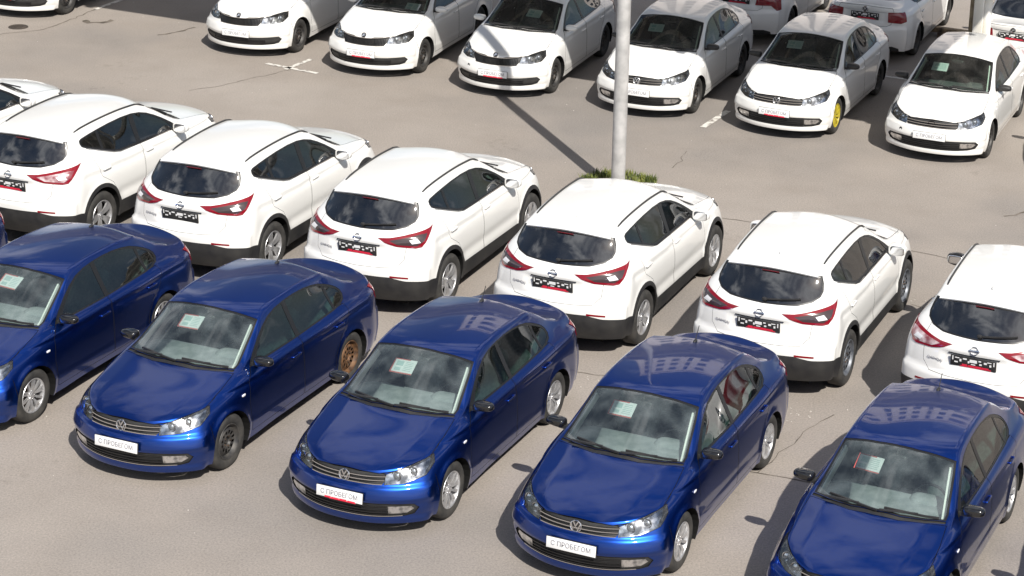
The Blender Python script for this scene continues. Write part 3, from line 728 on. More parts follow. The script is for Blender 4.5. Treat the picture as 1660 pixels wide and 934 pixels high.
# ------------------------------------------------------------------ wheels
def wheel_meshes(r, rr, w, style, mat):
    """a wheel on the Y axis, outer face towards +Y: (hub, tyre, rim)"""
    h = w / 2
    bm = bmesh.new()
    lathe(bm, [(rr - .01, -h * .9), (rr + .012, -h), (r - .03, -h), (r - .008, -h * .82), (r, -h * .55), (r, h * .55), (r - .008, h * .82), (r - .028, h), (r - .055, h + .004), (rr + .014, h - .004), (rr + .002, h - .012), (rr - .004, h - .03)], 40)
    # tread grooves
    tyre = mesh_of(bm, M['tyre'], name='tyre', sharp=50)
    bm = bmesh.new()
    y0 = h - .035
    bowl = rr - .012
    if style in ('alloy10', 'alloy5'):
        lathe(bm, [(rr + .004, h - .012), (rr, h - .006), (rr - .010, h - .010), (rr - .018, h - .03), (rr - .022, h - .09)], 40)
        ns = 10 if style == 'alloy10' else 5
        for i in range(ns):
            a = 2 * pi * i / ns
            if style == 'alloy10':
                segs = [(a - .05, a - .11, .010), (a + .05, a + .11, .010)] if i % 2 == 0 else [(a, a, .014)]
            else:
                segs = [(a - .17, a - .16, .022), (a + .17, a + .16, .022)]
            for a0, a1, hw in segs:
                p = []
                for k in range(5):
                    t = k / 4; rad = .045 + (rr - .06) * t; aa = a0 + (a1 - a0) * t
                    p.append(Vector((rad * cos(aa), y0 - .012 + .022 * sin(t * 2.2), rad * sin(aa))))
                sweep(bm, p, hw * 2, .022, up=Vector((0, 1, 0)), taper=lambda t: .85 + .35 * t)
        lathe(bm, [(.062, y0 - .03), (.060, y0 - .006), (.050, y0 + .004), (.030, y0 + .002), (.028, y0 + .007), (.0005, y0 + .009)], 20)
        for i in range(5):
            a = 2 * pi * i / 5 + .3
            lathe(bm, [(.009, y0 + .004), (.007, y0 + .009), (.0005, y0 + .009)], 8, c=(.043 * cos(a), 0, .043 * sin(a)), mat=1)
    else:
        prof = [(rr + .004, h - .012), (rr, h - .004), (rr - .010, h - .008), (rr - .016, h - .035), (rr - .030, h - .055), (rr - .045, h - .05), (rr - .075, h - .025)]
        lathe(bm, prof, 40)
        # pressed disc with a ring of ventilation holes
        n = 12; r1, r0 = rr - .075, rr - .115; y1, yb = h - .025, h - .030
        lathe(bm, [(r0, yb), (r0 - .02, yb + .004), (.052, yb - .010), (.046, yb - .028), (.03, yb - .03), (.028, yb - .008), (.0005, yb - .006)], 40)
        for i in range(n):
            a = 2 * pi * i / n; wgap = .5
            da = 2 * pi / n * (1 - wgap) / 2
            vs = []
            for rad, yy in ((r1, y1), ((r1 + r0) / 2, (y1 + yb) / 2 + .001), (r0, yb)):
                vs.append([bm.verts.new((rad * cos(a + s), yy, rad * sin(a + s))) for s in (-da, 0, da)])
            for j in range(2):
                for k in range(2): bm.faces.new((vs[j][k], vs[j][k + 1], vs[j + 1][k + 1], vs[j + 1][k]))
        for i in range(5):
            a = 2 * pi * i / 5 + .3
            lathe(bm, [(.011, yb - .003), (.010, yb + .010), (.0005, yb + .012)], 6, c=(.055 * cos(a), 0, .055 * sin(a)), mat=1)
        for f in bm.faces:
            if f.material_index == 1: f.material_index = 1
    rim = mesh_of(bm, [mat, M['disc'] if style == 'steel' else M['chrome']], name='rim', sharp=35)
    bm = bmesh.new()
    lathe(bm, [(.0005, -h * .5), (rr - .02, -h * .5), (rr - .01, -h * .3), (rr - .02, 0), (.13, 0), (.128, .012), (.05, .014), (.0005, .016)], 32, mat=0)
    for f in bm.faces:
        c = f.calc_center_median()
        if sqrt(c.x ** 2 + c.z ** 2) < .13 and c.y > .005: f.material_index = 1
    hub = mesh_of(bm, [M['dark'], M['disc']], name='hub', sharp=35)
    return hub, tyre, rim
WM = {}
def wheels(kind, style, matn):
    k = (kind, style, matn)
    if k not in WM:
        r, rr, w = (.348, .222, .215) if kind == 'suv' else (.308, .198, .188)
        WM[k] = wheel_meshes(r, rr, w, style, M[matn])
        same = [q for q in WM if q[0] == kind and q != k]
        if same: WM[k] = (WM[same[0]][0], WM[same[0]][1], WM[k][2])
    return WM[k]

# ------------------------------------------------------------------ text and emblems (flat, facing +X, upright in Z)
def text_mesh(s, size, mat, depth=.002):
    c = bpy.data.curves.new('text', 'FONT'); c.body = s; c.size = size; c.extrude = depth; c.align_x = 'CENTER'; c.align_y = 'CENTER'
    c.resolution_u = 3
    o = bpy.data.objects.new('text', c); COL.objects.link(o)
    dg = bpy.context.evaluated_depsgraph_get(); me = bpy.data.meshes.new_from_object(o.evaluated_get(dg))
    bpy.data.objects.remove(o)
    me.transform(Matrix(((0, 0, 1, 0), (1, 0, 0, 0), (0, 1, 0, 0), (0, 0, 0, 1))))
    me.materials.clear(); me.materials.append(M[mat])
    return me
def stroke(bm, pts, w, d=.004, x=0, mat=0):
    sweep(bm, [Vector((x, y, z)) for y, z in pts], w, d, up=Vector((1, 0, 0)), mat=mat)
def ring(bm, r, w, d=.006, x=0, n=28, mat=0):
    rs = lathe(bm, [(r - w, x - d), (r - w, x + d * .6), (r - w / 2, x + d), (r, x + d * .6), (r, x - d)], n, axis='X', mat=mat)
def emblem(kind):
    bm = bmesh.new()
    if kind == 'polo':
        lathe(bm, [(.058, 0), (.0005, .001)], 28, axis='X', mat=1)
        ring(bm, .062, .010, .008)
        stroke(bm, [(-.028, .050), (-.002, .004), (.002, .004), (.028, .050)], .012, .010, .006)
        stroke(bm, [(-.048, .024), (-.024, -.046), (0, -.002), (.024, -.046), (.048, .024)], .012, .010, .006)
    elif kind == 'rapid':
        lathe(bm, [(.044, .002), (.0005, .004)], 28, axis='X', mat=1)
        ring(bm, .048, .008, .007)
        stroke(bm, [(-.030, -.022), (.004, -.002), (.030, .004)], .012, .008, .006)
        stroke(bm, [(-.016, .010), (.006, .026), (.024, .020)], .010, .008, .006)
        stroke(bm, [(-.022, -.006), (.010, .012)], .008, .008, .006)
    else:
        ring(bm, .050, .009, .008)
        box(bm, (.008, 0, 0), (.010, .125, .024), mat=0, bev=.003)
    return mesh_of(bm, [M['chrome'], M['gloss']], name='emblem', sharp=40)
TXT = {}
def plate_set(kind):
    """meshes: frame, plate, lettering, red strip"""
    if kind in TXT: return TXT[kind]
    bm = bmesh.new(); box(bm, (0, 0, 0), (.012, .535, .128), bev=.003); fr = mesh_of(bm, M['black'], name='plate_frame', sharp=40)
    if kind == 'front':
        bm = bmesh.new(); box(bm, (.010, 0, .004), (.010, .525, .112), bev=.003); pl = mesh_of(bm, M['plate'], name='plate', sharp=40)
        tx = text_mesh('С ПРОБЕГОМ', .070, 'ink'); tx.transform(Matrix.Translation((.0165, 0, .004)) @ Matrix.Diagonal((1, .93, 1, 1)))
        bm = bmesh.new()
        for i, (y, w, z) in enumerate(((-.13, .07, -.046), (-.045, .085, -.049), (.045, .08, -.047), (.14, .085, -.050))): box(bm, (.0165, -y * -1, z), (.003, w, .017))
        box(bm, (.016, .04, -.055), (.003, .30, .010))
        rd = mesh_of(bm, M['inkr'], smooth=False, name='red_lettering')
    else:
        pl = None
        bm = bmesh.new()
        rnd = random.Random(4)
        # empty carrier: pale slots and clips
        for y, z, w, h in ((-.24, .03, .012, .05), (-.19, .038, .05, .010), (-.15, .012, .022, .030), (-.10, .036, .045, .016), (-.055, .004, .018, .026),
                           (0, .022, .085, .036), (.075, .036, .03, .014), (.085, -.004, .028, .018), (.14, .022, .034, .022), (.185, .040, .05, .009), (.20, .002, .022, .026), (.24, .028, .012, .05), (-.20, -.016, .04, .014), (.0, -.018, .05, .010)):
            box(bm, (.007, y, z), (.003, w, h))
        tx = mesh_of(bm, M['inkw'], smooth=False, name='plate_marks')
        bm = bmesh.new()
        for y, w, z in ((-.10, .06, -.040), (-.02, .08, -.044), (.06, .07, -.042), (.14, .085, -.044)): box(bm, (.008, y, z), (.003, w, .020))
        box(bm, (.008, .03, -.055), (.003, .36, .010))
        rd = mesh_of(bm, M['inkr'], smooth=False, name='red_lettering')
    TXT[kind] = (fr, pl, tx, rd); return TXT[kind]

# ------------------------------------------------------------------ common small parts
def seat_mesh(cx, cy, cz, mat, s=1.):
    bm = bmesh.new()
    superell(bm, (cx, cy, cz), (.27, .245, .085), .35, 16, 8)
    R = Matrix.Rotation(radians(-20), 3, 'Y')
    superell(bm, (cx - .34, cy, cz + .34), (.075, .235, .33), .38, 16, 8, rot=R)
    superell(bm, (cx - .46, cy, cz + .73), (.045, .125, .085), .5, 14, 8, rot=R)
    return mesh_of(bm, M[mat], name='seat')
def bench_mesh(cx, cz, mat, hw=.60):
    bm = bmesh.new()
    superell(bm, (cx, 0, cz), (.26, hw, .09), .3, 18, 8)
    R = Matrix.Rotation(radians(-22), 3, 'Y')
    superell(bm, (cx - .30, 0, cz + .30), (.07, hw, .30), .3, 18, 8, rot=R)
    for y in (-.36, .36): superell(bm, (cx - .41, y, cz + .60), (.045, .12, .06), .5, 12, 6, rot=R)
    return mesh_of(bm, M[mat], name='rear_bench')
def steering_mesh(c):
    bm = bmesh.new(); n = 26; R = Matrix.Rotation(radians(-27), 3, 'Y'); c = Vector(c)
    rings = []
    for i in range(n):
        a = 2 * pi * i / n; q = []
        for j in range(6):
            b = 2 * pi * j / 6; rad = .182 + .014 * cos(b)
            q.append(bm.verts.new(c + R @ Vector((.014 * sin(b), rad * cos(a), rad * sin(a)))))
        rings.append(q)
    for i in range(n):
        for j in range(6):
            a, b = rings[i], rings[(i + 1) % n]; bm.faces.new((a[j], b[j], b[(j + 1) % 6], a[(j + 1) % 6]))
    superell(bm, c, (.03, .07, .055), .6, 12, 6, rot=R)
    for p in ((.17, 0), (-.17, 0), (0, -.17)):
        sweep(bm, [c, c + R @ Vector((0, p[0], p[1]))], .035, .014, up=Vector((1, .01, 0)))
    return mesh_of(bm, M['gloss'], name='steering_wheel')

def mirror_meshes(c, r, mat, sgn):
    bm = bmesh.new(); c = Vector((c[0], c[1] * sgn, c[2]))
    superell(bm, c, r, .62, 20, 12, rot=Matrix.Rotation(radians(8 * sgn), 3, 'Z'))
    for v in bm.verts:                       # flat back face that carries the glass
        if v.co.x < c.x - r[0] * .45: v.co.x = c.x - r[0] * .45
        t = (v.co.y * sgn - c.y * sgn) / r[1]
        v.co.z = c.z + (v.co.z - c.z) * (1 - .18 * max(t, 0)) 
    hs = mesh_of(bm, mat, name='mirror')
    bm = bmesh.new()
    sweep(bm, [c + Vector((0.01, -.20 * sgn, -.045)), c + Vector((0, -.04 * sgn, -.04))], .075, .035)
    arm = mesh_of(bm, M['black'], name='mirror_arm', sharp=40)
    bm = bmesh.new()
    superell(bm, c + Vector((-r[0] * .45 - .002, .006 * sgn, -.004)), (.004, r[1] * .82, r[2] * .76), .5, 18, 8)
    gl = mesh_of(bm, M['chrome'], name='mirror_glass')
    return hs, arm, gl

def box_mesh(name, mats, items, sharp=40):
    bm = bmesh.new()
    for it in items: box(bm, it[0], it[1], rot=it[2] if len(it) > 2 else None, bev=it[3] if len(it) > 3 else .003)
    return mesh_of(bm, mats, name=name, sharp=sharp)

def handle_mesh(B, x, z, mat, sgn):
    p, n = B.surf('s', x, z)
    p = Vector((p.x, p.y, p.z)); bm = bmesh.new()
    superell(bm, (x, (p.y + .016) * sgn, z), (.088, .009, .012), .5, 14, 8)
    superell(bm, (x + .075, (p.y + .008) * sgn, z), (.014, .016, .012), .7, 8, 6)
    superell(bm, (x - .075, (p.y + .008) * sgn, z), (.014, .016, .012), .7, 8, 6)
    return mesh_of(bm, [mat], name='door_handle')

PART_ORDER = []
def build_car(kind, B, pm, opt):
    """one car of this kind at the origin, nose towards +X; returns its Empty"""
    PM = M[pm]; suv = kind == 'suv'
    root = bpy.data.objects.new(opt['name'], None); COL.objects.link(root); root.empty_display_size = .5
    C = B.cache = getattr(B, 'cache', {})
    def raw(key, fn):
        if key not in C: C[key] = fn()
        return C[key]
    allr = [k for k in B.ids if k != 'arch']
    body_regions = ['paint']
    # shell
    def shell():
        a = B.get(['paint'], 0, .012, 1)
        g = B.get(['gap'], -.011, 0, mat=1)
        s = B.get(['seal'], -.004, .010, 2, mat=2)
        g[3] = [1] * len(g[3]); s[3] = [2] * len(s[3])
        return both(cat(a, g, s))
    part('body', raw_mesh(raw('shell', shell), [PM, M['gap'], M['seal']], 'body'), root)
    def well():
        d = B.get(allr, 0, .26, 1, rimvec=(0, -1, 0), rim_next=['arch'])
        keep = [i for i, m in enumerate(d[3]) if m == 1]
        used = sorted({v for i in keep for v in d[2][i]}); mp = {v: k for k, v in enumerate(used)}
        return [[d[0][v] for v in used], [d[1][v] for v in used], [[mp[v] for v in d[2][i]] for i in keep], [0] * len(keep)]
    wd = raw('well', well)
    for fr_ in (1, -1):
        keep = [i for i, q in enumerate(wd[2]) if wd[0][q[0]].x * fr_ > 0]
        used = sorted({v for i in keep for v in wd[2][i]}); mp = {v: k for k, v in enumerate(used)}
        one = [[wd[0][v] for v in used], [wd[1][v] for v in used], [[mp[v] for v in wd[2][i]] for i in keep], [0] * len(keep)]
        for w_ in (one, mirror(one)): part('wheel_arch_liner', raw_mesh(w_, [M['dark']], 'liner'), root)
    def simple(reg, names, mats, off=0, rim=.012, mir=True, rim_mat=1):
        d = raw(reg, lambda: B.get(names, off, rim, rim_mat))
        return raw_mesh(both(d) if mir == 'both' else (mirror(d) if mir == 'right' else d), mats, reg)
    part('hood', simple('hood', ['hood'], [PM, M['gap']], mir='both'), root)
    if 'cowl' in B.ids: part('cowl', simple('cowl', ['cowl'], [M['black'], M['gap']], off=-.012, mir='both'), root)
    part('windscreen', simple('windscreen', ['windscreen'], [M[opt.get('ws', 'glass')], M['seal']], off=-.006, rim=0, mir='both'), root)
    part('rear_window', simple('rear_window', ['rear_window'], [M['privacy'], M['seal']], off=-.006, rim=0, mir='both'), root)
    part('front_bumper', simple('front_bumper', ['front_bumper'], [PM, M['gap']], mir='both'), root)
    if suv:
        part('tailgate', simple('tailgate', ['tailgate'], [PM, M['gap']], mir='both'), root)
        part('rear_bumper', simple('rear_bumper', ['rear_bumper'], [PM, M['gap']], mir='both'), root)
        part('cladding', simple('cladding', ['cladding'], [M['clad'], M['clad']], off=.006, mir='both'), root)
        for sd in ('left', 'right'): part('rear_reflector', simple('reflector', ['reflector'], [M['red'], M['red']], off=.004, mir=sd), root)
    else:
        part('trunk_lid', simple('trunk_lid', ['trunk_lid'], [PM, M['gap']], mir='both'), root)
        part('rear_valance', simple('rear_valance', ['rear_valance'], [M['black'], M['gap']], off=-.004, mir='both'), root)
    hd = M[opt.get('handle', pm)]
    for sd, sg in (('left', 1), ('right', -1)):
        fd = part('front_door', simple('front_door', ['front_door'], [PM, M['gap']], mir=sd), root)
        rd = part('rear_door', simple('rear_door', ['rear_door'], [PM, M['gap']], mir=sd), root)
        hz = (.955, .985) if suv else (.80, .815)
        hx = (-.10, -1.14) if suv else (-.07, -1.02)
        part('door_handle', handle_mesh(B, hx[0], hz[0], hd, sg), fd)
        part('door_handle', handle_mesh(B, hx[1], hz[1], hd, sg), rd)
        part('side_window', simple('front_window', ['front_window'], [M['sideglass'], M['seal']], off=-.008, rim=0, mir=sd), fd)
        part('side_window', simple('rear_side_window', ['rear_side_window'], [M['sideglass'], M['seal']], off=-.008, rim=0, mir=sd), rd)
        part('quarter_window', simple('quarter_window', ['quarter_window'], [M['sideglass'], M['seal']], off=-.008, rim=0, mir=sd), root)
        # lamps
        hk = raw('hlk', lambda: B.get(['headlight'], -.045, 0, 1))
        hw = raw('hlw', lambda: B.get(['headlight'], -.001, .046, 1))
        kp = [i for i, m in enumerate(hw[3]) if m == 1]
        used = sorted({v for i in kp for v in hw[2][i]}); mp = {v: k for k, v in enumerate(used)}
        wall = [[hw[0][v] for v in used], [hw[1][v] for v in used], [[mp[v] for v in hw[2][i]] for i in kp], [1] * len(kp)]
        hh = cat(hk, wall)
        hl = part('headlight', raw_mesh(mirror(hh) if sg < 0 else hh, [M['reflector'], M['lampdark']], 'headlight'), root)
        part('lens', simple('hlens', ['headlight'], [M['lens'], M['lampdark']], off=.002, rim=0, mir=sd), hl)
        for a, bz, rad in opt['lamps']:
            bm = bmesh.new()
            p, n = B.surf('f', a, bz)
            superell(bm, (p.x - .052, p.y * sg, p.z), (.034, rad, rad), .9, 16, 10)
            lathe(bm, [(rad + .004, p.x - .05), (rad + .008, p.x - .030), (rad + .014, p.x - .034)], 20, axis='X', c=(0, p.y * sg, p.z), mat=1)
            part('projector', mesh_of(bm, [M['bulb'], M['reflector']], name='projector'), hl)
        ta = part('taillight', simple('taillight', ['taillight'], [M['red'], M['reddark']], off=.008, rim=.016, mir=sd), root)
        if suv:
            part('lamp_segment', simple('taillight_insert', ['taillight_insert'], [M[opt.get('seg', 'smoke')], M['reddark']], off=.009, rim=.006, mir=sd), ta)
            part('reversing_light', simple('reversing_light', ['reversing_light'], [M['whitelens'], M['reddark']], off=.011, rim=.004, mir=sd), ta)
        if 'fog_light' in B.ids:
            fl = part('fog_light', simple('fog_light', ['fog_light'], [M['reflector'] if kind == 'polo' else M['black'], M['gap']], off=-.004, rim=.01, mir=sd), root)
        # mirrors
        mc = (.60, .935, 1.10) if suv else (.64, .868, 1.005)
        hs, arm, gl = mirror_meshes(mc, (.09, .115, .078) if suv else (.072, .112, .050), M[opt['mirror']], sg)
        mo = part('mirror', hs, root); part('mirror_arm', arm, mo); part('mirror_glass', gl, mo)
        if not suv:
            bm = bmesh.new(); p, n = B.surf('s', .74 if kind == 'polo' else .76, .765)
            p = B.surf('s', 1.0, .74)[0]
            superell(bm, (1.0, (p.y + .003) * sg, .74), (.034, .006, .014), .6, 12, 6)
            if kind == 'polo': part('side_indicator', mesh_of(bm, M['whitelens'], name='side_indicator'), root)
            else: bm.free()
    # grille
    gr = part('grille', simple('grille', ['grille'], [M['black'], M['gap']], off=-.022, rim=.0, mir='both'), root)
    if 'lower_grille' in B.ids:
        part('lower_grille', simple('lower_grille', ['lower_grille'], [M['black'], M['gap']], off=-.016, rim=.0, mir='both'), root)
    def bar(z, w, y1, h, off=.004, dz=0, y0=None, n=17):
        ys = [(-y1 if y0 is None else y0) + (y1 * 2 if y0 is None else y1 - y0) * i / (n - 1) for i in range(n)]
        pts = []
        for y in ys:
            p, nn = B.surf('f', y, z + dz * (y / y1) ** 2)
            if p: pts.append(Vector((p.x + off, p.y, p.z)))
        return pts, w, h
    def bars(name, lst, mat, parent):
        for b in lst:
            bm = bmesh.new(); sweep(bm, b[0], b[1], b[2]); part(name, mesh_of(bm, M[mat], name=name, sharp=30), parent)
    if kind == 'polo':
        bars('chrome_slat', [bar(.672, .012, .425, .010, .0), bar(.634, .012, .415, .010, .0), bar(.598, .012, .40, .010, .0)], 'chrome', gr)
        bars('lower_slat', [bar(.375, .012, .47, .008, -.006), bar(.34, .012, .47, .008, -.006), bar(.305, .012, .47, .008, -.006), bar(.275, .012, .47, .008, -.006)], 'gloss', gr)
        bars('chrome_strip', [bar(.258, .010, .60, .007, .002, .01)], 'chrome' if pm == 'blue' else 'clad', gr)
    elif kind == 'rapid':
        bm = bmesh.new()
        for i in range(-15, 16):
            y = i * .025
            z1 = .728; z0 = .592
            p0, p1 = B.surf('f', y, z0 + .004)[0], B.surf('f', y, z1 - .012)[0]
            sweep(bm, [p0 + Vector((-.010, 0, 0)), p1 + Vector((-.010, 0, 0))], .006, .010, up=Vector((1, 0, 0)))
        part('grille_slats', mesh_of(bm, M['gloss'], name='grille_slats', sharp=30), gr)
        bars('chrome_strip', [bar(.720, .012, .44, .012, .002, .032), bar(.588, .010, .38, .009, .0, .014)], 'chrome', gr)
        bars('lower_slat', [bar(.345, .012, .50, .008, -.006), bar(.31, .012, .50, .008, -.006)], 'gloss', gr)
    if not opt.get('no_emblem'):
        ez = .650 if kind == 'polo' else (.762 if kind == 'rapid' else .77)
        p, n = B.surf('f', 0, ez)
        part('emblem', emblem(kind), root, loc=(p.x + (.012 if kind == 'rapid' else .004), 0, ez), rot=(0, -atan2(n.z, n.x) * (.45 if kind == 'rapid' else .8), 0))
    else:
        p, n = B.surf('f', 0, .650); bm = bmesh.new(); lathe(bm, [(.058, p.x - .01), (.056, p.x + .0), (.0005, p.x - .004)], 24, axis='X', c=(0, 0, .65))
        part('emblem_recess', mesh_of(bm, M['gap'], name='emblem_recess'), root)
    # plates
    z = .468 if kind == 'polo' else (.455 if kind == 'rapid' else .50)
    p, n = B.surf('f', 0, z)
    fr, pl, tx, rd = plate_set('front')
    if not suv:
        f = part('number_plate', fr, root, loc=(p.x + .012, 0, z), rot=(0, radians(-4), 0))
        part('plate', pl, f); part('plate_lettering', tx, f)
        if opt.get('red_front'): part('red_lettering', rd, f)
    z = .915 if suv else .875
    p, n = B.surf('r', 0, z)
    fr, pl, tx, rd = plate_set('rear')
    f = part('rear_number_plate', fr, root, loc=(p.x - .010, 0, z), rz=pi)
    if suv: f.rotation_euler = (0, radians(5), pi)
    part('plate_marks', tx, f)['kind'] = 'stuff'
    if opt.get('red_rear'): part('red_lettering', rd, f)
    z = 1.06 if suv else .995
    p, n = B.surf('r', 0, z)
    part('rear_emblem', emblem(kind), root, loc=(p.x - .010, 0, z), rot=(0, -atan2(n.z, -n.x) * .7, pi))
    if suv:
        me = TXT.get('q') or text_mesh('QASHQAI', .046, 'ink', .001); TXT['q'] = me
        p, n = B.surf('r', .46, .87)
        part('model_lettering', me, root, loc=(p.x - .006, .46, .87), rz=pi + atan2(n.y, n.x) - pi)
        bars('tailgate_strip', [[[Vector((B.surf('r', -.30 + .075 * i, .988)[0].x - .006, -.30 + .075 * i, .988)) for i in range(9)], .008, .010]], 'gloss', root)
        # roof rails
        for sg in (1, -1):
            pts = []
            for i in range(15):
                x = -1.40 + 1.62 * i / 14; y = .545 + .03 * i / 14
                q = B.surf('t', x, y)[0]; pts.append(Vector((x, y * sg, q.z + .012 * (1 if 0 < i < 14 else 0))))
            bm = bmesh.new(); sweep(bm, pts, .015, .020)
            part('roof_rail', mesh_of(bm, M['black'], name='roof_rail', sharp=40), root)
        for sg in (1, -1):
            line = [(.74, 1.046), (.5, 1.058), (.2, 1.070), (-.1, 1.082), (-.4, 1.094), (-.73, 1.106), (-.88, 1.136), (-1.1, 1.211), (-1.38, 1.310)]
            pts = [Vector((x_, (B.surf('s', x_, z_)[0].y + .004) * sg, z_)) for x_, z_ in line]
            bm = bmesh.new(); sweep(bm, pts, .008, .014); part('window_trim', mesh_of(bm, M['chrome'], name='window_trim', sharp=40), root)
        # spoiler lip over the rear glass
        bm = bmesh.new(); rows = []
        for i in range(13):
            y = -.56 + 1.12 * i / 12; t = abs(y) / .56
            q = B.surf('t', -1.55 + .04 * t, y)[0]; q2 = B.surf('t', -1.66 + .04 * t ** 2, y * .98)[0]
            a = Vector((q.x, y, q.z + .002)); b = Vector((q2.x, y, q2.z + .004)); e = Vector((-1.765 + .07 * t ** 2, y, q2.z - .012 - .006 * t))
            e2 = e + Vector((.012, 0, -.018)); g = Vector((-1.62, y, q2.z - .04))
            rows.append([bm.verts.new(v) for v in (a, b, e, e2, g)])
        for i in range(12):
            for j in range(4): bm.faces.new((rows[i][j], rows[i + 1][j], rows[i + 1][j + 1], rows[i][j + 1]))
        bm.faces.new(rows[0]); bm.faces.new(rows[-1][::-1])
        part('spoiler', mesh_of(bm, PM, name='spoiler', sharp=35), root)
        part('brake_light', box_mesh('brake_light', M['reddark'], [((-1.775, 0, 1.468), (.012, .22, .012))]), root)
        # washer / aerial base
        bm = bmesh.new(); q = B.surf('t', -1.36, 0)[0]; superell(bm, q + Vector((0, 0, .008)), (.06, .025, .018), .8, 12, 8)
        part('aerial_base', mesh_of(bm, PM, name='aerial_base'), root)
        # rear wiper
        pts = []
        for i in range(7):
            y = -.02 - .42 * i / 6; q = B.surf('r', y, 1.205 + .035 * i / 6)[0]
            pts.append(Vector((q.x - .018, y, q.z)))
        bm = bmesh.new(); sweep(bm, pts, .018, .016); superell(bm, pts[0], (.025, .03, .02), .7, 10, 6)
        part('rear_wiper', mesh_of(bm, M['black'], name='rear_wiper', sharp=40), root)
    else:
        q = B.surf('t', -1.03, 0)[0]
        if opt.get('aerial'):
            bm = bmesh.new()
            superell(bm, q + Vector((0, 0, .006)), (.04, .02, .018), .8, 10, 6)
            sweep(bm, [q + Vector((0, 0, .01)), q + Vector((-.10, 0, opt['aerial']))], .007, .007)
            part('aerial', mesh_of(bm, M['black'], name='aerial', sharp=40), root)
        # thin roof seams
        for sg in (1, -1):
            pts = []
            for i in range(14):
                x = -1.12 + 1.28 * i / 13; q = B.surf('t', x, .515)[0]; pts.append(Vector((x, .515 * sg, q.z + .0005)))
            bm = bmesh.new(); sweep(bm, pts, .010, .003); part('roof_seam', mesh_of(bm, PM, name='roof_seam', sharp=40), root)
    # front wipers
    zb = 1.0
    for y0, y1 in ((-.50, .02), (.08, .60)):
        pts = []
        for i in range(9):
            t = i / 8; y = y0 + (y1 - y0) * t; x = (1.10 if not suv else 1.07) - .13 * abs(y) ** 1.6 / .4 - .030 - .03 * sin(pi * t) * 0
            if y0 > 0: x -= .0
            q = B.surf('t', x - .035 * (1 - t), y)[0]; pts.append(Vector((q.x, y, q.z + .012)))
        bm = bmesh.new(); sweep(bm, pts, .018, .018)
        sweep(bm, [pts[5] + Vector((0, 0, .01)), pts[1] + Vector((.06, -.10 * (1), .0))], .020, .014)
        part('wiper', mesh_of(bm, M['black'], name='wiper', sharp=40), root)
    # cabin
    dz = .10 if suv else 0
    sm = opt.get('seat', 'cloth')
    SC = C.setdefault(('seats', sm), (seat_mesh(-.08, .36, .50 + dz, sm), seat_mesh(-.08, -.36, .50 + dz, sm), bench_mesh(-.92, .50 + dz, sm), steering_mesh((.40, .36, .86 + dz))))
    part('seat', SC[0], root); part('seat', SC[1], root); part('rear_bench', SC[2], root)
    bm = bmesh.new(); superell(bm, (.74, 0, .80 + dz), (.33, .68, .155), .32, 24, 10)
    superell(bm, (.52, .36, .93 + dz), (.12, .17, .05), .6, 14, 8)
    superell(bm, (.45, 0, .66 + dz), (.12, .12, .18), .4, 14, 8)
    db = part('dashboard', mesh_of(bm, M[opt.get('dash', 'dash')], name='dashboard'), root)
    part('steering_wheel', SC[3], db)
    for sg in (1, -1):
        bm = bmesh.new(); pts = []
        for i in range(8):
            t = i / 7; x = .90 - .54 * t; y = .625 - .09 * t; q = B.surf('t', x, y)[0]; pts.append(Vector((x, y * sg, q.z - .055)))
        sweep(bm, pts, .018, .07); part('pillar_trim', mesh_of(bm, M['trim'], name='pillar_trim', sharp=40), root)
    q = B.surf('t', .30, 0)[0]
    bm = bmesh.new(); superell(bm, (.42, 0, q.z - .13), (.02, .11, .03), .5, 12, 8); sweep(bm, [(.42, 0, q.z - .11), (.38, 0, q.z - .06)], .02, .02)
    part('rear_view_mirror', mesh_of(bm, M['black'], name='rear_view_mirror'), root)
    yw = .60 if suv else .58
    part('underbody', box_mesh('underbody', M['dark'], [((-.05, 0, .27), (3.75, yw * 2, .16)), ((0, 0, .30), (1.80, 1.60, .06)), ((1.50, 0, .42), (.60, 1.0, .30)), ((-1.62, 0, .45), (.55, 1.0, .34)), ((0, 0, .90 if 0 else .60), (.01, .01, .01))]), root)
    # wheels
    wy = (.80 if suv else .732); r = .348 if suv else .308
    for wx, key in ((B.wb[0], 'fw'), (B.wb[1], 'rw')):
        for sg in (1, -1):
            hub, ty, rim = wheels(kind, *opt[key])
            w = part('wheel', hub, root, loc=(wx, wy * sg, r), rz=0 if sg > 0 else pi)
            t_ = part('tyre', ty, w); rm = part('rim', rim, w, rot=(0, random.uniform(0, 6.28), 0))
    return root
# ------------------------------------------------------------------ the cars
BP = sedan_body(0.)
BR = sedan_body(1.)
BS = suv_body()
LAMP_P = [(.50, .660, .042), (.63, .690, .038)]
LAMP_R = [(.52, .700, .044), (.65, .715, .036)]
LAMP_S = [(.56, .84, .04), (.66, .87, .035)]
AL10, AL5, STL, RUST, YEL, STG = ('alloy10', 'alloy'), ('alloy5', 'alloy'), ('steel', 'steel'), ('steel', 'rust'), ('alloy10', 'yellow'), ('steel', 'steelgrey')
def put(o, x, y, a, label, group):
    o.location = (x, y, 0); o.rotation_euler = (0, 0, a); tag(o, label, 'car', group)
def remove_kids(o, *names):
    for c in kids(o, *names):
        for g in CH.get(c.name, []): bpy.data.objects.remove(g)
        CH[o.name].remove(c); bpy.data.objects.remove(c)
def swap_rim(o, ax, kind, style, lab=None, parts='rim'):
    """other rims on one axle (ax > 0 front)"""
    for w in kids(o, 'wheel'):
        if (w.location.x > 0) == (ax > 0):
            for c in kids(w, 'rim'):
                c.data = wheels(kind, *style)[2]
                if lab: c['label'] = lab
GB = 'blue saloons parked in the front row'
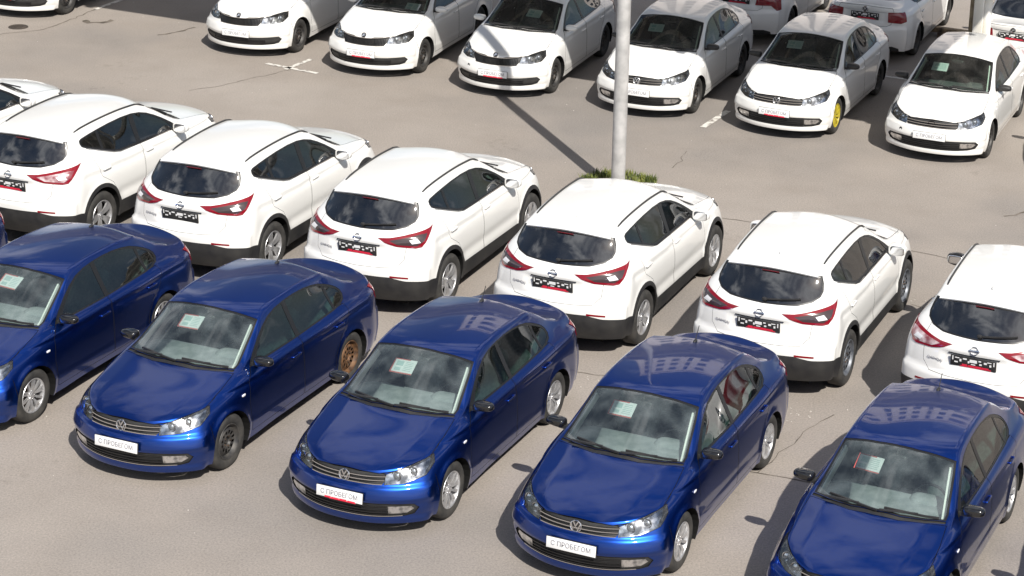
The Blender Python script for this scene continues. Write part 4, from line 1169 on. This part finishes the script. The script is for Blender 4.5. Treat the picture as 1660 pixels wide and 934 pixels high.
blue = build_car('polo', BP, 'blue', dict(name='blue_saloon_car', lamps=LAMP_P, mirror='gloss', handle='blue', red_front=True, fw=AL10, rw=AL10, seat='clothb', dash='dashb', ws='glass_haze', aerial=.15))
plain = copy_tree(blue)
for n in kids(plain, 'number_plate'):
    for c in kids(n, 'red_lettering'): CH[n.name].remove(c); bpy.data.objects.remove(c)
b5 = blue
b4 = copy_tree(blue); b3 = copy_tree(plain); b2 = copy_tree(blue); b1 = copy_tree(blue); b6 = copy_tree(blue); b7 = copy_tree(blue)
put(b5, -.246, 20.66, -1.934, 'second blue saloon from the right, complete, its white front plate free of red print', GB)
for n in kids(b5, 'number_plate'):
    for c in kids(n, 'red_lettering'): CH[n.name].remove(c); bpy.data.objects.remove(c)
put(b4, -2.66, 21.541, -1.926, 'blue saloon with silver wheels and red print along the bottom of its white front plate', GB)
put(b3, -5.15, 22.434, -1.93, 'blue saloon with a bare black steel front wheel and a rusty orange rear rim', GB)
put(b2, -7.562, 23.352, -1.911, 'blue saloon at the left edge with its nose cut off by the frame', GB)
put(b1, -10.22, 24.33, -1.92, 'blue saloon of which only the dark tail shows at the far left edge', GB)
put(b6, 2.298, 19.668, -1.945, 'blue saloon at the bottom right with a tall aerial and its nose below the frame', GB)
put(b7, 4.78, 18.75, -1.94, 'blue saloon past the right edge that only throws its shadow into the corner', GB)
swap_rim(b3, 1, 'polo', STL, 'bare black steel rim'); swap_rim(b3, -1, 'polo', RUST, 'rusty orange steel rim')
def scrap(o):
    for c in list(CH.get(o.name, [])): scrap(c)
    CH.pop(o.name, None); bpy.data.objects.remove(o)
scrap(plain)

GW = 'white saloons facing the lane in the top row'
w5 = build_car('polo', BP, 'white', dict(name='white_saloon_car', lamps=LAMP_P, mirror='black', handle='white', red_front=True, red_rear=True, fw=STL, rw=STL))
w4 = copy_tree(w5); w7 = copy_tree(w5); wr1 = copy_tree(w5)
w6 = build_car('polo', BP, 'white', dict(name='white_saloon_car', lamps=LAMP_P, mirror='black', handle='white', fw=STL, rw=STL, no_emblem=True))
put(w4, -.364, 36.45, -1.884, 'white saloon partly hidden behind the grey lamp post, with a black mirror', GW)
put(w5, 2.021, 35.633, -1.917, 'white saloon with a bright yellow front wheel rim', GW)
put(w6, 4.438, 34.706, -1.90, 'white saloon missing its grille emblem, with the sun on half of its roof', GW)
put(w7, 6.90, 33.83, -1.905, 'white saloon past the right edge, only the corner of its bumper in view', GW)
swap_rim(w5, 1, 'polo', YEL, 'bright yellow rim')
for n in kids(w4, 'number_plate'):
    for c in kids(n, 'red_lettering'): CH[n.name].remove(c); bpy.data.objects.remove(c)

GR = 'white liftbacks facing the lane in the top row'
r3 = build_car('rapid', BR, 'white', dict(name='white_liftback_car', lamps=LAMP_R, mirror='white', handle='white', red_front=True, red_rear=True, fw=STL, rw=STL))
r1 = copy_tree(r3); r2 = copy_tree(r3); r0 = copy_tree(r3); rr = copy_tree(r3); wr2 = copy_tree(r3)
put(r0, -12.43, 41.07, -1.86, 'white liftback in the top left corner, only its bumper and front wheel showing', GR)
put(r1, -7.655, 39.139, -1.855, 'white liftback leftmost of the three complete noses, with a blank plate', GR)
put(r2, -5.27, 38.173, -1.849, 'white liftback in the middle of its three kind, windscreen cut by the top edge', GR)
put(r3, -2.87, 37.283, -1.852, 'white liftback with the lamp post shadow running across its bonnet', GR)
for n in kids(r1, 'number_plate'):
    for c in kids(n, 'red_lettering'): CH[n.name].remove(c); bpy.data.objects.remove(c)
GX = 'white cars parked tail on in the back row'
put(rr, 1.40, 41.75, 1.25, 'white liftback seen from behind at the top edge with a red tail lamp', GX)
put(wr1, 3.78, 40.9, 1.245, 'white saloon seen from behind above the one with the yellow rim', GX)
put(wr2, 6.42, 39.88, 1.245, 'white liftback seen from behind in the top right corner beside the white post', GX)

GS = 'white crossovers parked tail to tail with the blue row'
sv = build_car('suv', BS, 'white', dict(name='white_crossover_car', lamps=LAMP_S, mirror='white', handle='white', red_rear=True, fw=AL5, rw=AL5))
SUVS = [(sv, -.933, 26.427, 1.235, 'white crossover with silver wheels just in front of the lamp post'),
        (copy_tree(sv), 1.58, 25.45, 1.228, 'white crossover on dark grey steel wheels'),
        (copy_tree(sv), 4.048, 24.575, 1.211, 'white crossover cut by the right edge, showing its far side mirror'),
        (copy_tree(sv), -3.50, 27.387, 1.25, 'white crossover whose nose ends just left of the lamp post shadow'),
        (copy_tree(sv), -5.96, 28.274, 1.255, 'white crossover whose rear plate carrier has no red print'),
        (copy_tree(sv), -8.459, 29.177, 1.24, 'white crossover cut by the left edge, with clear white bands in its tail lamps'),
        (copy_tree(sv), -10.95, 30.08, 1.24, 'white crossover at the far left edge, only its front half showing')]
for o, x, y, a, lb in SUVS: put(o, x, y, a, lb, GS)
for ax in (1, -1): swap_rim(SUVS[1][0], ax, 'suv', STG, 'dark grey steel rim')
for n in kids(SUVS[4][0], 'rear_number_plate'):
    for c in kids(n, 'red_lettering'): CH[n.name].remove(c); bpy.data.objects.remove(c)

# ------------------------------------------------------------------ ground
asph = pmat('sunbleached_asphalt', (.2, .18, .16), .9, spec=.25)
gm = bpy.data.meshes.new('ground'); gm.from_pydata([(-400, -200, 0), (400, -200, 0), (400, 600, 0), (-400, 600, 0)], [], [(0, 1, 2, 3)])
gm.materials.append(asph)
g = link('ground', gm); g['kind'] = 'structure'
nt = asph.node_tree; n = nt.nodes; l = nt.links; b = n['Principled BSDF']
t = n.new('ShaderNodeTexCoord')
def nzn(scale, det, rough=.5):
    z = n.new('ShaderNodeTexNoise'); z.inputs['Scale'].default_value = scale; z.inputs['Detail'].default_value = det; z.inputs['Roughness'].default_value = rough
    l.new(t.outputs['Object'], z.inputs['Vector']); return z
def ramp(src, *st):
    r = n.new('ShaderNodeValToRGB'); e = r.color_ramp.elements
    while len(e) < len(st): e.new(.5)
    for k, (p, c) in enumerate(st): e[k].position = p; e[k].color = (*c, 1)
    l.new(src, r.inputs[0]); return r
def mixc(f, a, bb, mode='MIX'):
    m = n.new('ShaderNodeMixRGB'); m.blend_type = mode
    if isinstance(f, (int, float)): m.inputs[0].default_value = f
    else: l.new(f, m.inputs[0])
    l.new(a, m.inputs[1]); l.new(bb, m.inputs[2]); return m.outputs[0]
big = nzn(.16, 4, .55)
base = ramp(big.outputs[0], (.36, (.222, .204, .190)), (.50, (.276, .246, .220)), (.64, (.304, .274, .248)))
mid = nzn(1.1, 6, .62); midr = ramp(mid.outputs[0], (.30, (.93, .925, .92)), (.5, (1, 1, 1)), (.72, (1.05, 1.045, 1.04)))
c1 = mixc(1., base.outputs[0], midr.outputs[0], 'MULTIPLY')
fine = nzn(42, 5, .85); finer = ramp(fine.outputs[0], (.36, (.60, .59, .60)), (.50, (1, 1, 1)), (.64, (1.40, 1.37, 1.32)))
c2 = mixc(.62, c1, finer.outputs[0], 'MULTIPLY')
# oil drips and old damp stains
st_ = nzn(.75, 3, .6); st2 = nzn(7., 3, .6)
sr = ramp(st_.outputs[0], (.60, (0, 0, 0)), (.72, (1, 1, 1))); s2 = ramp(st2.outputs[0], (.52, (0, 0, 0)), (.62, (1, 1, 1)))
sm = mixc(1., sr.outputs[0], s2.outputs[0], 'MULTIPLY'); dk = n.new('ShaderNodeRGB'); dk.outputs[0].default_value = (.11, .095, .08, 1)
s3 = n.new('ShaderNodeMath'); s3.operation = 'MULTIPLY'; s3.inputs[1].default_value = .30; l.new(sm, s3.inputs[0])
c2 = mixc(s3.outputs[0], c2, dk.outputs[0])
vo = n.new('ShaderNodeTexVoronoi'); vo.inputs['Scale'].default_value = 34; l.new(t.outputs['Object'], vo.inputs['Vector'])
vr = ramp(vo.outputs['Distance'], (.0, (1, 1, 1)), (.16, (0, 0, 0)))
gate = nzn(3.3, 2); gr_ = ramp(gate.outputs[0], (.5, (0, 0, 0)), (.62, (1, 1, 1)))
gm_ = mixc(1., vr.outputs[0], gr_.outputs[0], 'MULTIPLY')
rgb = n.new('ShaderNodeRGB'); rgb.outputs[0].default_value = (.42, .39, .35, 1)
sc = n.new('ShaderNodeMath'); sc.operation = 'MULTIPLY'; sc.inputs[1].default_value = .55; l.new(gm_, sc.inputs[0])
c3 = mixc(sc.outputs[0], c2, rgb.outputs[0])
l.new(c3, b.inputs['Base Color'])
bp = n.new('ShaderNodeBump'); bp.inputs['Strength'].default_value = .5; bp.inputs['Distance'].default_value = .006
l.new(fine.outputs[0], bp.inputs['Height']); l.new(bp.outputs[0], b.inputs['Normal'])

# ------------------------------------------------------------------ lamp post with its grass tuft
POST = (-1.105, 30.60, 0)
bm = bmesh.new()
lathe(bm, [(.105, .0), (.105, 1.2), (.100, 4.), (.085, 9.), (.080, 9.6), (.0005, 9.62)], 28, axis='Z')
zn = noise_col(pmat('galvanised_pole', (.42, .42, .42), .55, .15), (.34, .335, .33), (.50, .49, .48), 5, 6)
po = bpy.data.objects.new('lamp_post', None); COL.objects.link(po); po.location = POST; po.rotation_euler = (0, radians(.0), 0)
tag(po, 'tall grey lamp post standing in a tuft of grass behind the middle crossover', 'lamp post')
part('pole', mesh_of(bm, zn, name='pole', sharp=40), po)
bm = bmesh.new()
sweep(bm, [(0, 0, 9.5), (.1, .3, 9.9), (.4, 1.2, 10.2)], .07, .07); part('arm', mesh_of(bm, zn, name='arm', sharp=40), po)
bm = bmesh.new(); superell(bm, (.5, 1.5, 10.2), (.14, .36, .07), .5); part('lamp_head', mesh_of(bm, zn, name='lamp_head'), po)

grass = noise_col(pmat('grass_blades', (.10, .14, .02), .6, spec=.3), (.03, .06, .015), (.20, .21, .05), 9, 3)
bm = bmesh.new(); rnd = random.Random(3)
for i in range(1500):
    a = rnd.uniform(0, 2 * pi); r = .12 + .42 * sqrt(rnd.random()); x, y = r * cos(a) * 1.1, r * sin(a) * .8
    h = rnd.uniform(.03, .17) * (1.0 - .7 * r) * (.6 + .8 * abs(sin(3.1 * a + 1) * cos(1.7 * a))); lean = rnd.uniform(0, .12); la = rnd.uniform(0, 2 * pi); w = .008
    p = Vector((x, y, 0)); s_ = Vector((cos(la + 1.57), sin(la + 1.57), 0)) * w; d = Vector((cos(la), sin(la), 0)) * lean
    v = [bm.verts.new(p - s_), bm.verts.new(p + s_), bm.verts.new(p + d * .4 + s_ * .7 + Vector((0, 0, h * .6))), bm.verts.new(p + d * .4 - s_ * .7 + Vector((0, 0, h * .6))), bm.verts.new(p + d + Vector((0, 0, h)))]
    bm.faces.new((v[0], v[1], v[2], v[3])); bm.faces.new((v[3], v[2], v[4]))
gt = link('grass_tuft', mesh_of(bm, grass, smooth=False, name='grass_tuft'), loc=(-1.12, 31.10, 0))
tag(gt, 'yellow-green grass tuft growing round the foot of the lamp post', 'grass', kind='stuff')

# the far mirror of the crossover at the right edge is black; two noses show a towing-eye hole
for m_ in kids(SUVS[2][0], 'mirror'):
    if m_.data.vertices[0].co.y > 0:
        m_.data = m_.data.copy(); m_.data.materials[0] = M['gloss']; m_['label'] = 'black door mirror'
for car_, B_, y_, z_ in ((r3, BR, -.50, .52), (w6, BP, -.50, .50)):
    p_, n_ = B_.surf('f', y_, z_)
    bm = bmesh.new(); lathe(bm, [(.028, 0), (.026, .004), (.0005, -.002)], 16, axis='X')
    part('towing_eye_hole', mesh_of(bm, M['gap'], name='towing_eye_hole'), car_, loc=(p_.x + .001, y_, z_), rz=atan2(n_.y, n_.x))

for o_ in (SUVS[5][0], SUVS[2][0]):
    for t_ in kids(o_, 'taillight'):
        for s_ in kids(t_, 'lamp_segment'):
            s_.data = s_.data.copy(); s_.data.materials[0] = M['whitelens2']; s_['label'] = 'clear white lamp band'

# ------------------------------------------------------------------ sheets behind the windscreens
def sheet(car, B, x, y, red, label):
    q, nrm = B.surf('t', x, y); q = q - nrm * .035; tw = RS.uniform(-5, 5)
    X = nrm.cross(Vector((0, 1, 0))).normalized()                # down the glass
    if X.z > 0: X = -X
    Y = Vector((0, 1, 0)); Z = X.cross(Y).normalized()
    if Z.z < 0: Z = -Z
    Mx = Matrix((X, Y, Z)).transposed().to_4x4(); Mx = Mx @ Matrix.Rotation(radians(tw), 4, 'Z'); Mx.translation = q
    car_m = Matrix.Translation(car.location) @ Matrix.Rotation(car.rotation_euler.z, 4, 'Z')
    o = bpy.data.objects.new('price_sheet', None); COL.objects.link(o)
    o.matrix_world = car_m @ Mx
    tag(o, label, 'paper', 'sheets behind the windscreens')
    k = 'red' if red else 'plain'
    if k not in SH:
        w, h = .26, .19
        bm = bmesh.new(); box(bm, (0, 0, 0), (h, w, .003)); pa = mesh_of(bm, M['paper'], smooth=False, name='sheet')
        bm = bmesh.new()
        if red:
            for c, s_ in (((h / 2 - .007, 0, .003), (.014, w, .002)), ((0, -w / 2 + .007, .003), (h - .03, .014, .002)), ((-h / 2 + .006, -.04, .003), (.010, w * .7, .002))): box(bm, c, s_)
            fr = mesh_of(bm, M['pinkr'], smooth=False, name='border')
        else: bm.free(); fr = None
        bm = bmesh.new(); rr_ = random.Random(5)
        box(bm, (-.035, -.05, .003), (.06, .08, .002)); box(bm, (.04, -.055, .003), (.04, .07, .002))
        for i in range(6): box(bm, (-.06 + i * .022, .055, .003), (.007, rr_.uniform(.05, .10), .002))
        tx = mesh_of(bm, M['teal'], smooth=False, name='print')
        SH[k] = (pa, fr, tx)
    pa, fr, tx = SH[k]
    part('sheet', pa, o)
    if fr: part('red_border', fr, o)
    part('print', tx, o)
SH = {}; RS = random.Random(21)
M['pinkr'] = pmat('faded_red_print', (.45, .09, .08), .6)
M['teal'] = pmat('pale_teal_print', (.33, .42, .41), .7)
for car, B, x, y, red, lb in (
    (b2, BP, .562, .008, 1, 'red-bordered sheet inside the windscreen of the blue saloon at the left edge'),
    (b3, BP, .579, -.116, 1, 'red-bordered sheet inside the blue saloon with the black steel front wheel'),
    (b4, BP, .606, -.12, 1, 'red-bordered sheet inside the blue saloon with red print on its front plate'),
    (b5, BP, .58, -.173, 1, 'red-bordered sheet inside the second blue saloon from the right'),
    (b6, BP, .589, -.238, 1, 'red-bordered sheet inside the blue saloon at the bottom right corner'),
    (w4, BP, .643, -.183, 0, 'pale green sheet inside the white saloon behind the lamp post'),
    (w5, BP, .607, -.19, 0, 'pale green sheet inside the white saloon with the yellow rim'),
    (w6, BP, .622, -.247, 0, 'pale green sheet inside the white saloon that lacks its emblem'),
    (r2, BR, .86, .40, 0, 'pale sheet low in the windscreen of the middle white liftback'),
    (r3, BR, .682, .174, 0, 'pale sheet inside the white liftback crossed by the post shadow')):
    sheet(car, B, x, y, red, lb)

# ------------------------------------------------------------------ marks and cracks on the ground
def strip(name, pts, w, mat, z, wob=0., seed=1, kind='structure'):
    r_ = random.Random(seed); P = []
    for i in range(len(pts) - 1):
        a, b_ = Vector(pts[i]), Vector(pts[i + 1]); n_ = max(2, int((b_ - a).length / .12)) if wob else 1
        for k in range(n_): P.append(a.lerp(b_, k / n_))
    P.append(Vector(pts[-1]))
    bm = bmesh.new(); prev = None
    for i, p in enumerate(P):
        t_ = (P[min(i + 1, len(P) - 1)] - P[max(i - 1, 0)]).normalized(); s_ = Vector((-t_.y, t_.x))
        q = p + s_ * r_.uniform(-wob, wob); ww = w * (r_.uniform(.35, 1.) if wob else 1) / 2
        a = bm.verts.new((q.x - s_.x * ww, q.y - s_.y * ww, z)); b_ = bm.verts.new((q.x + s_.x * ww, q.y + s_.y * ww, z))
        if prev: bm.faces.new((prev[0], prev[1], b_, a))
        prev = (a, b_)
    o = link(name, mesh_of(bm, mat, smooth=False, name=name)); o['kind'] = kind; return o
crk = noise_col(pmat('crack_fill', (.07, .06, .05), .95, spec=.1), (.07, .06, .05), (.19, .165, .14), 6)
wht = bpy.data.materials.new('worn_white_marking'); wht.use_nodes = True
nt = wht.node_tree; n = nt.nodes; l = nt.links; b = n['Principled BSDF']; b.inputs['Roughness'].default_value = .8
t = n.new('ShaderNodeTexCoord'); z = n.new('ShaderNodeTexNoise'); z.inputs['Scale'].default_value = 9; z.inputs['Detail'].default_value = 8
r = n.new('ShaderNodeValToRGB'); r.color_ramp.elements[0].position = .38; r.color_ramp.elements[0].color = (.24, .215, .195, 1)
r.color_ramp.elements[1].position = .50; r.color_ramp.elements[1].color = (.62, .60, .56, 1)
l.new(t.outputs['Object'], z.inputs['Vector']); l.new(z.outputs[0], r.inputs[0]); l.new(r.outputs[0], b.inputs['Base Color'])
CR = [([(-1.6, 24.0), (-1.32, 23.90), (-.79, 23.79), (-.2, 23.6), (.6, 23.2)], .022, .02),
      ([(.60, 21.42), (.71, 21.43), (1.19, 21.31), (1.62, 21.13), (2.4, 20.9)], .026, .015),
      ([(.86, 21.40), (.95, 21.56), (1.13, 21.92), (1.30, 22.16), (1.42, 22.50), (1.55, 22.69), (1.8, 23.0)], .016, .02),
      ([(.30, 29.72), (.56, 29.66), (1.03, 29.51), (2.2, 29.0), (3.23, 28.64), (3.73, 28.38), (5.2, 27.9)], .028, .012),
      ([(-.30, 31.9), (-.18, 32.3), (-.10, 32.81)], .016, .03), ([(4.70, 30.32), (4.85, 30.42), (5.06, 30.60)], .05, .03),
      ([(-8.6, 34.9), (-8.21, 35.24), (-7.7, 35.8), (-7.18, 36.47)], .018, .04),
      ([(-13.0, 37.75), (-12.13, 38.39), (-11.80, 39.3), (-11.62, 40.04)], .030, .03),
      ([(-11.58, 39.18), (-11.45, 39.03), (-11.22, 39.05), (-11.08, 39.28)], .16, .03),
      ([(-10.0, 38.36), (-9.85, 38.44), (-9.62, 38.76), (-9.44, 39.02)], .07, .03),
      ([(3.0, 26.6), (3.4, 26.2), (3.9, 26.3)], .016, .03)]
for i, (p, w, wb) in enumerate(CR): strip('asphalt_crack', p, w, crk, .004, wb, i + 1)
WL = [([(.15, 34.13), (.57, 35.15)], .11), ([(.85, 38.95), (1.35, 38.78)], .10), ([(3.44, 37.8), (3.95, 37.60)], .08), ([(-11.62, 40.0), (-11.2, 41.2)], .10),
      ([(-7.66, 36.78), (-7.2, 36.55), (-6.66, 36.29)], .09), ([(-7.26, 36.45), (-6.93, 37.2)], .09)]
for i, (p, w) in enumerate(WL): strip('white_marking', p, w, wht, .008)
# grit lying about
gritm = pmat('pale_grit', (.48, .45, .41), .9)
bm = bmesh.new(); rg_ = random.Random(11)
for i in range(230):
    if i < 16: x, y = rg_.gauss(1.35, .22), rg_.gauss(22.9, .35)
    elif i < 30: x, y = rg_.gauss(3.0, .3), rg_.gauss(26.4, .5)
    elif i < 44: x, y = rg_.gauss(-.9, .15), rg_.gauss(23.75, .12)
    else: x, y = rg_.uniform(-12, 7), rg_.uniform(17, 42)
    s_ = rg_.uniform(.005, .012) * (1.4 if i < 44 and rg_.random() < .2 else 1)
    box(bm, (x, y, s_ * .3), (s_ * 1.5, s_, s_ * .7), rot=Matrix.Rotation(rg_.uniform(0, 3), 3, 'Z'))
o = link('grit', mesh_of(bm, gritm, smooth=False, name='grit')); tag(o, 'loose pale grit scattered over the asphalt', 'grit', kind='stuff')
# manhole
iron = noise_col(pmat('cast_iron', (.09, .075, .06), .8, .1), (.035, .03, .025), (.07, .055, .045), 12)
bm = bmesh.new(); lathe(bm, [(.0005, .010), (.13, .010), (.135, .006), (.15, .006), (.155, .010), (.175, .010), (.18, 0)], 32, axis='Z')
for i in range(-3, 4):
    for j in range(-3, 4):
        if i * i + j * j < 10: box(bm, (i * .034, j * .034, .012), (.022, .022, .005))
o = link('manhole_cover', mesh_of(bm, iron, name='manhole_cover', sharp=30), loc=(-12.62, 38.48, 0)); tag(o, 'small dark iron manhole cover on the asphalt near the top left corner', 'manhole')

# ------------------------------------------------------------------ white column, low rail, canopy over the top row
rowd = Vector((.9397, -.342, 0)); rown = Vector((.342, .9397, 0))
wc = noise_col(pmat('white_painted_steel', (.78, .76, .70), .5), (.74, .71, .63), (.82, .81, .78), 4, 5)
root = bpy.data.objects.new('canopy', None); COL.objects.link(root)
tag(root, 'long flat canopy on a white column over the back of the top row', 'canopy')
HC = 5.6; off = Vector((sun_dir.x, sun_dir.y, 0)) / sun_dir.z * HC
front_pt = Vector((.13, 35.90, 0)) + off                 # front edge passes here
endp = Vector((4.30, 34.84, 0)) + Vector((sun_dir.x, sun_dir.y, 0)) / sun_dir.z * (HC - 1.46)
cF = front_pt.dot(rown); aR = endp.dot(rowd)
LEN, DEP = 36., 6.9
cen = rowd * (aR - LEN / 2) + rown * (cF + DEP / 2)
R3 = Matrix((rowd, rown, Vector((0, 0, 1)))).transposed()
deckm = noise_col(pmat('canopy_sheet', (.30, .31, .32), .5, .2), (.24, .25, .26), (.36, .37, .38), 2)
bm = bmesh.new(); box(bm, (cen.x, cen.y, HC + .04), (LEN, DEP, .06), rot=R3); part('roof_sheet', mesh_of(bm, deckm, smooth=False, name='roof_sheet'), root)
for i in range(10):
    c = rowd * (aR - .3 - i * (LEN - .6) / 9) + rown * (cF + DEP / 2)
    bm = bmesh.new(); box(bm, (c.x, c.y, HC - .10), (.14, DEP - .1, .20), rot=R3); part('beam', mesh_of(bm, wc, smooth=False, name='beam'), root)
for i in range(4):
    c = rowd * (aR - LEN / 2) + rown * (cF + .4 + i * (DEP - .8) / 3)
    bm = bmesh.new(); box(bm, (c.x, c.y, HC - .26), (LEN - .1, .10, .12), rot=R3); part('purlin', mesh_of(bm, wc, smooth=False, name='purlin'), root)
colp = Vector((5.03, 37.55, 0))
for k in (0, 1, 2, 3):
    p = colp - rowd * (k * 10.5)
    if k in (1, 2): continue
    bm = bmesh.new(); box(bm, (p.x, p.y, HC / 2), (.17, .17, HC - .1), rot=R3, bev=.01); lathe(bm, [(.075, .0), (.075, HC - .1)], 16, axis='Z', c=(p.x + .15, p.y + .0, 0))
    part('column', mesh_of(bm, wc, name='column', sharp=40), root)
    bm = bmesh.new(); box(bm, (p.x - .13, p.y + .06, HC / 2), (.06, .06, HC - .1), rot=R3); part('side_post', mesh_of(bm, noise_col(pmat('rusty_post', (.22, .17, .10), .7), (.16, .12, .07), (.28, .23, .15), 5), name='side_post', sharp=40), root)
rust = noise_col(pmat('rusty_low_rail', (.16, .11, .07), .8), (.06, .045, .035), (.30, .22, .13), 7, 6)
bm = bmesh.new(); a, b_ = Vector((4.55, 40.95, 0)), Vector((6.0, 40.45, 0)); c = (a + b_) / 2
box(bm, (c.x, c.y, .14), ((b_ - a).length, .16, .10), rot=R3, bev=.02)
for p in (a.lerp(b_, .15), a.lerp(b_, .85)): box(bm, (p.x, p.y, .05), (.12, .20, .10), rot=R3)
o = link('low_barrier', mesh_of(bm, rust, name='low_barrier', sharp=40)); tag(o, 'low rusty barrier on the ground beside the white column', 'barrier')

# ------------------------------------------------------------------ apartment block that the blue roofs mirror
bw = noise_col(pmat('block_wall', (.66, .60, .58), .85), (.60, .55, .53), (.70, .66, .64), .4)
wg = pmat('block_window', (.05, .06, .08), .1)
bk = bpy.data.objects.new('apartment_block', None); COL.objects.link(bk); bk.location = (10, 78, 0)
tag(bk, 'pale apartment block mirrored in the roofs of the right-hand blue saloons', 'building')
bm = bmesh.new(); box(bm, (0, 6, 17), (34, 12, 34)); part('wall', mesh_of(bm, bw, smooth=False, name='wall'), bk)
bm = bmesh.new(); box(bm, (0, 6, 34.25), (34.6, 12.6, .5)); part('roof', mesh_of(bm, bw, smooth=False, name='roof'), bk)
bm = bmesh.new(); box(bm, (0, 0, 0), (1.5, .12, 1.5)); wme = mesh_of(bm, wg, smooth=False, name='window')
bm = bmesh.new(); box(bm, (0, 0, 0), (.9, .16, 2.2)); wm2 = mesh_of(bm, wg, smooth=False, name='window')
for fl in range(11):
    for c in range(12):
        part('window', wme if c % 3 else wm2, bk, loc=(-15.4 + c * 2.8, -.02, 2.0 + fl * 3.0))
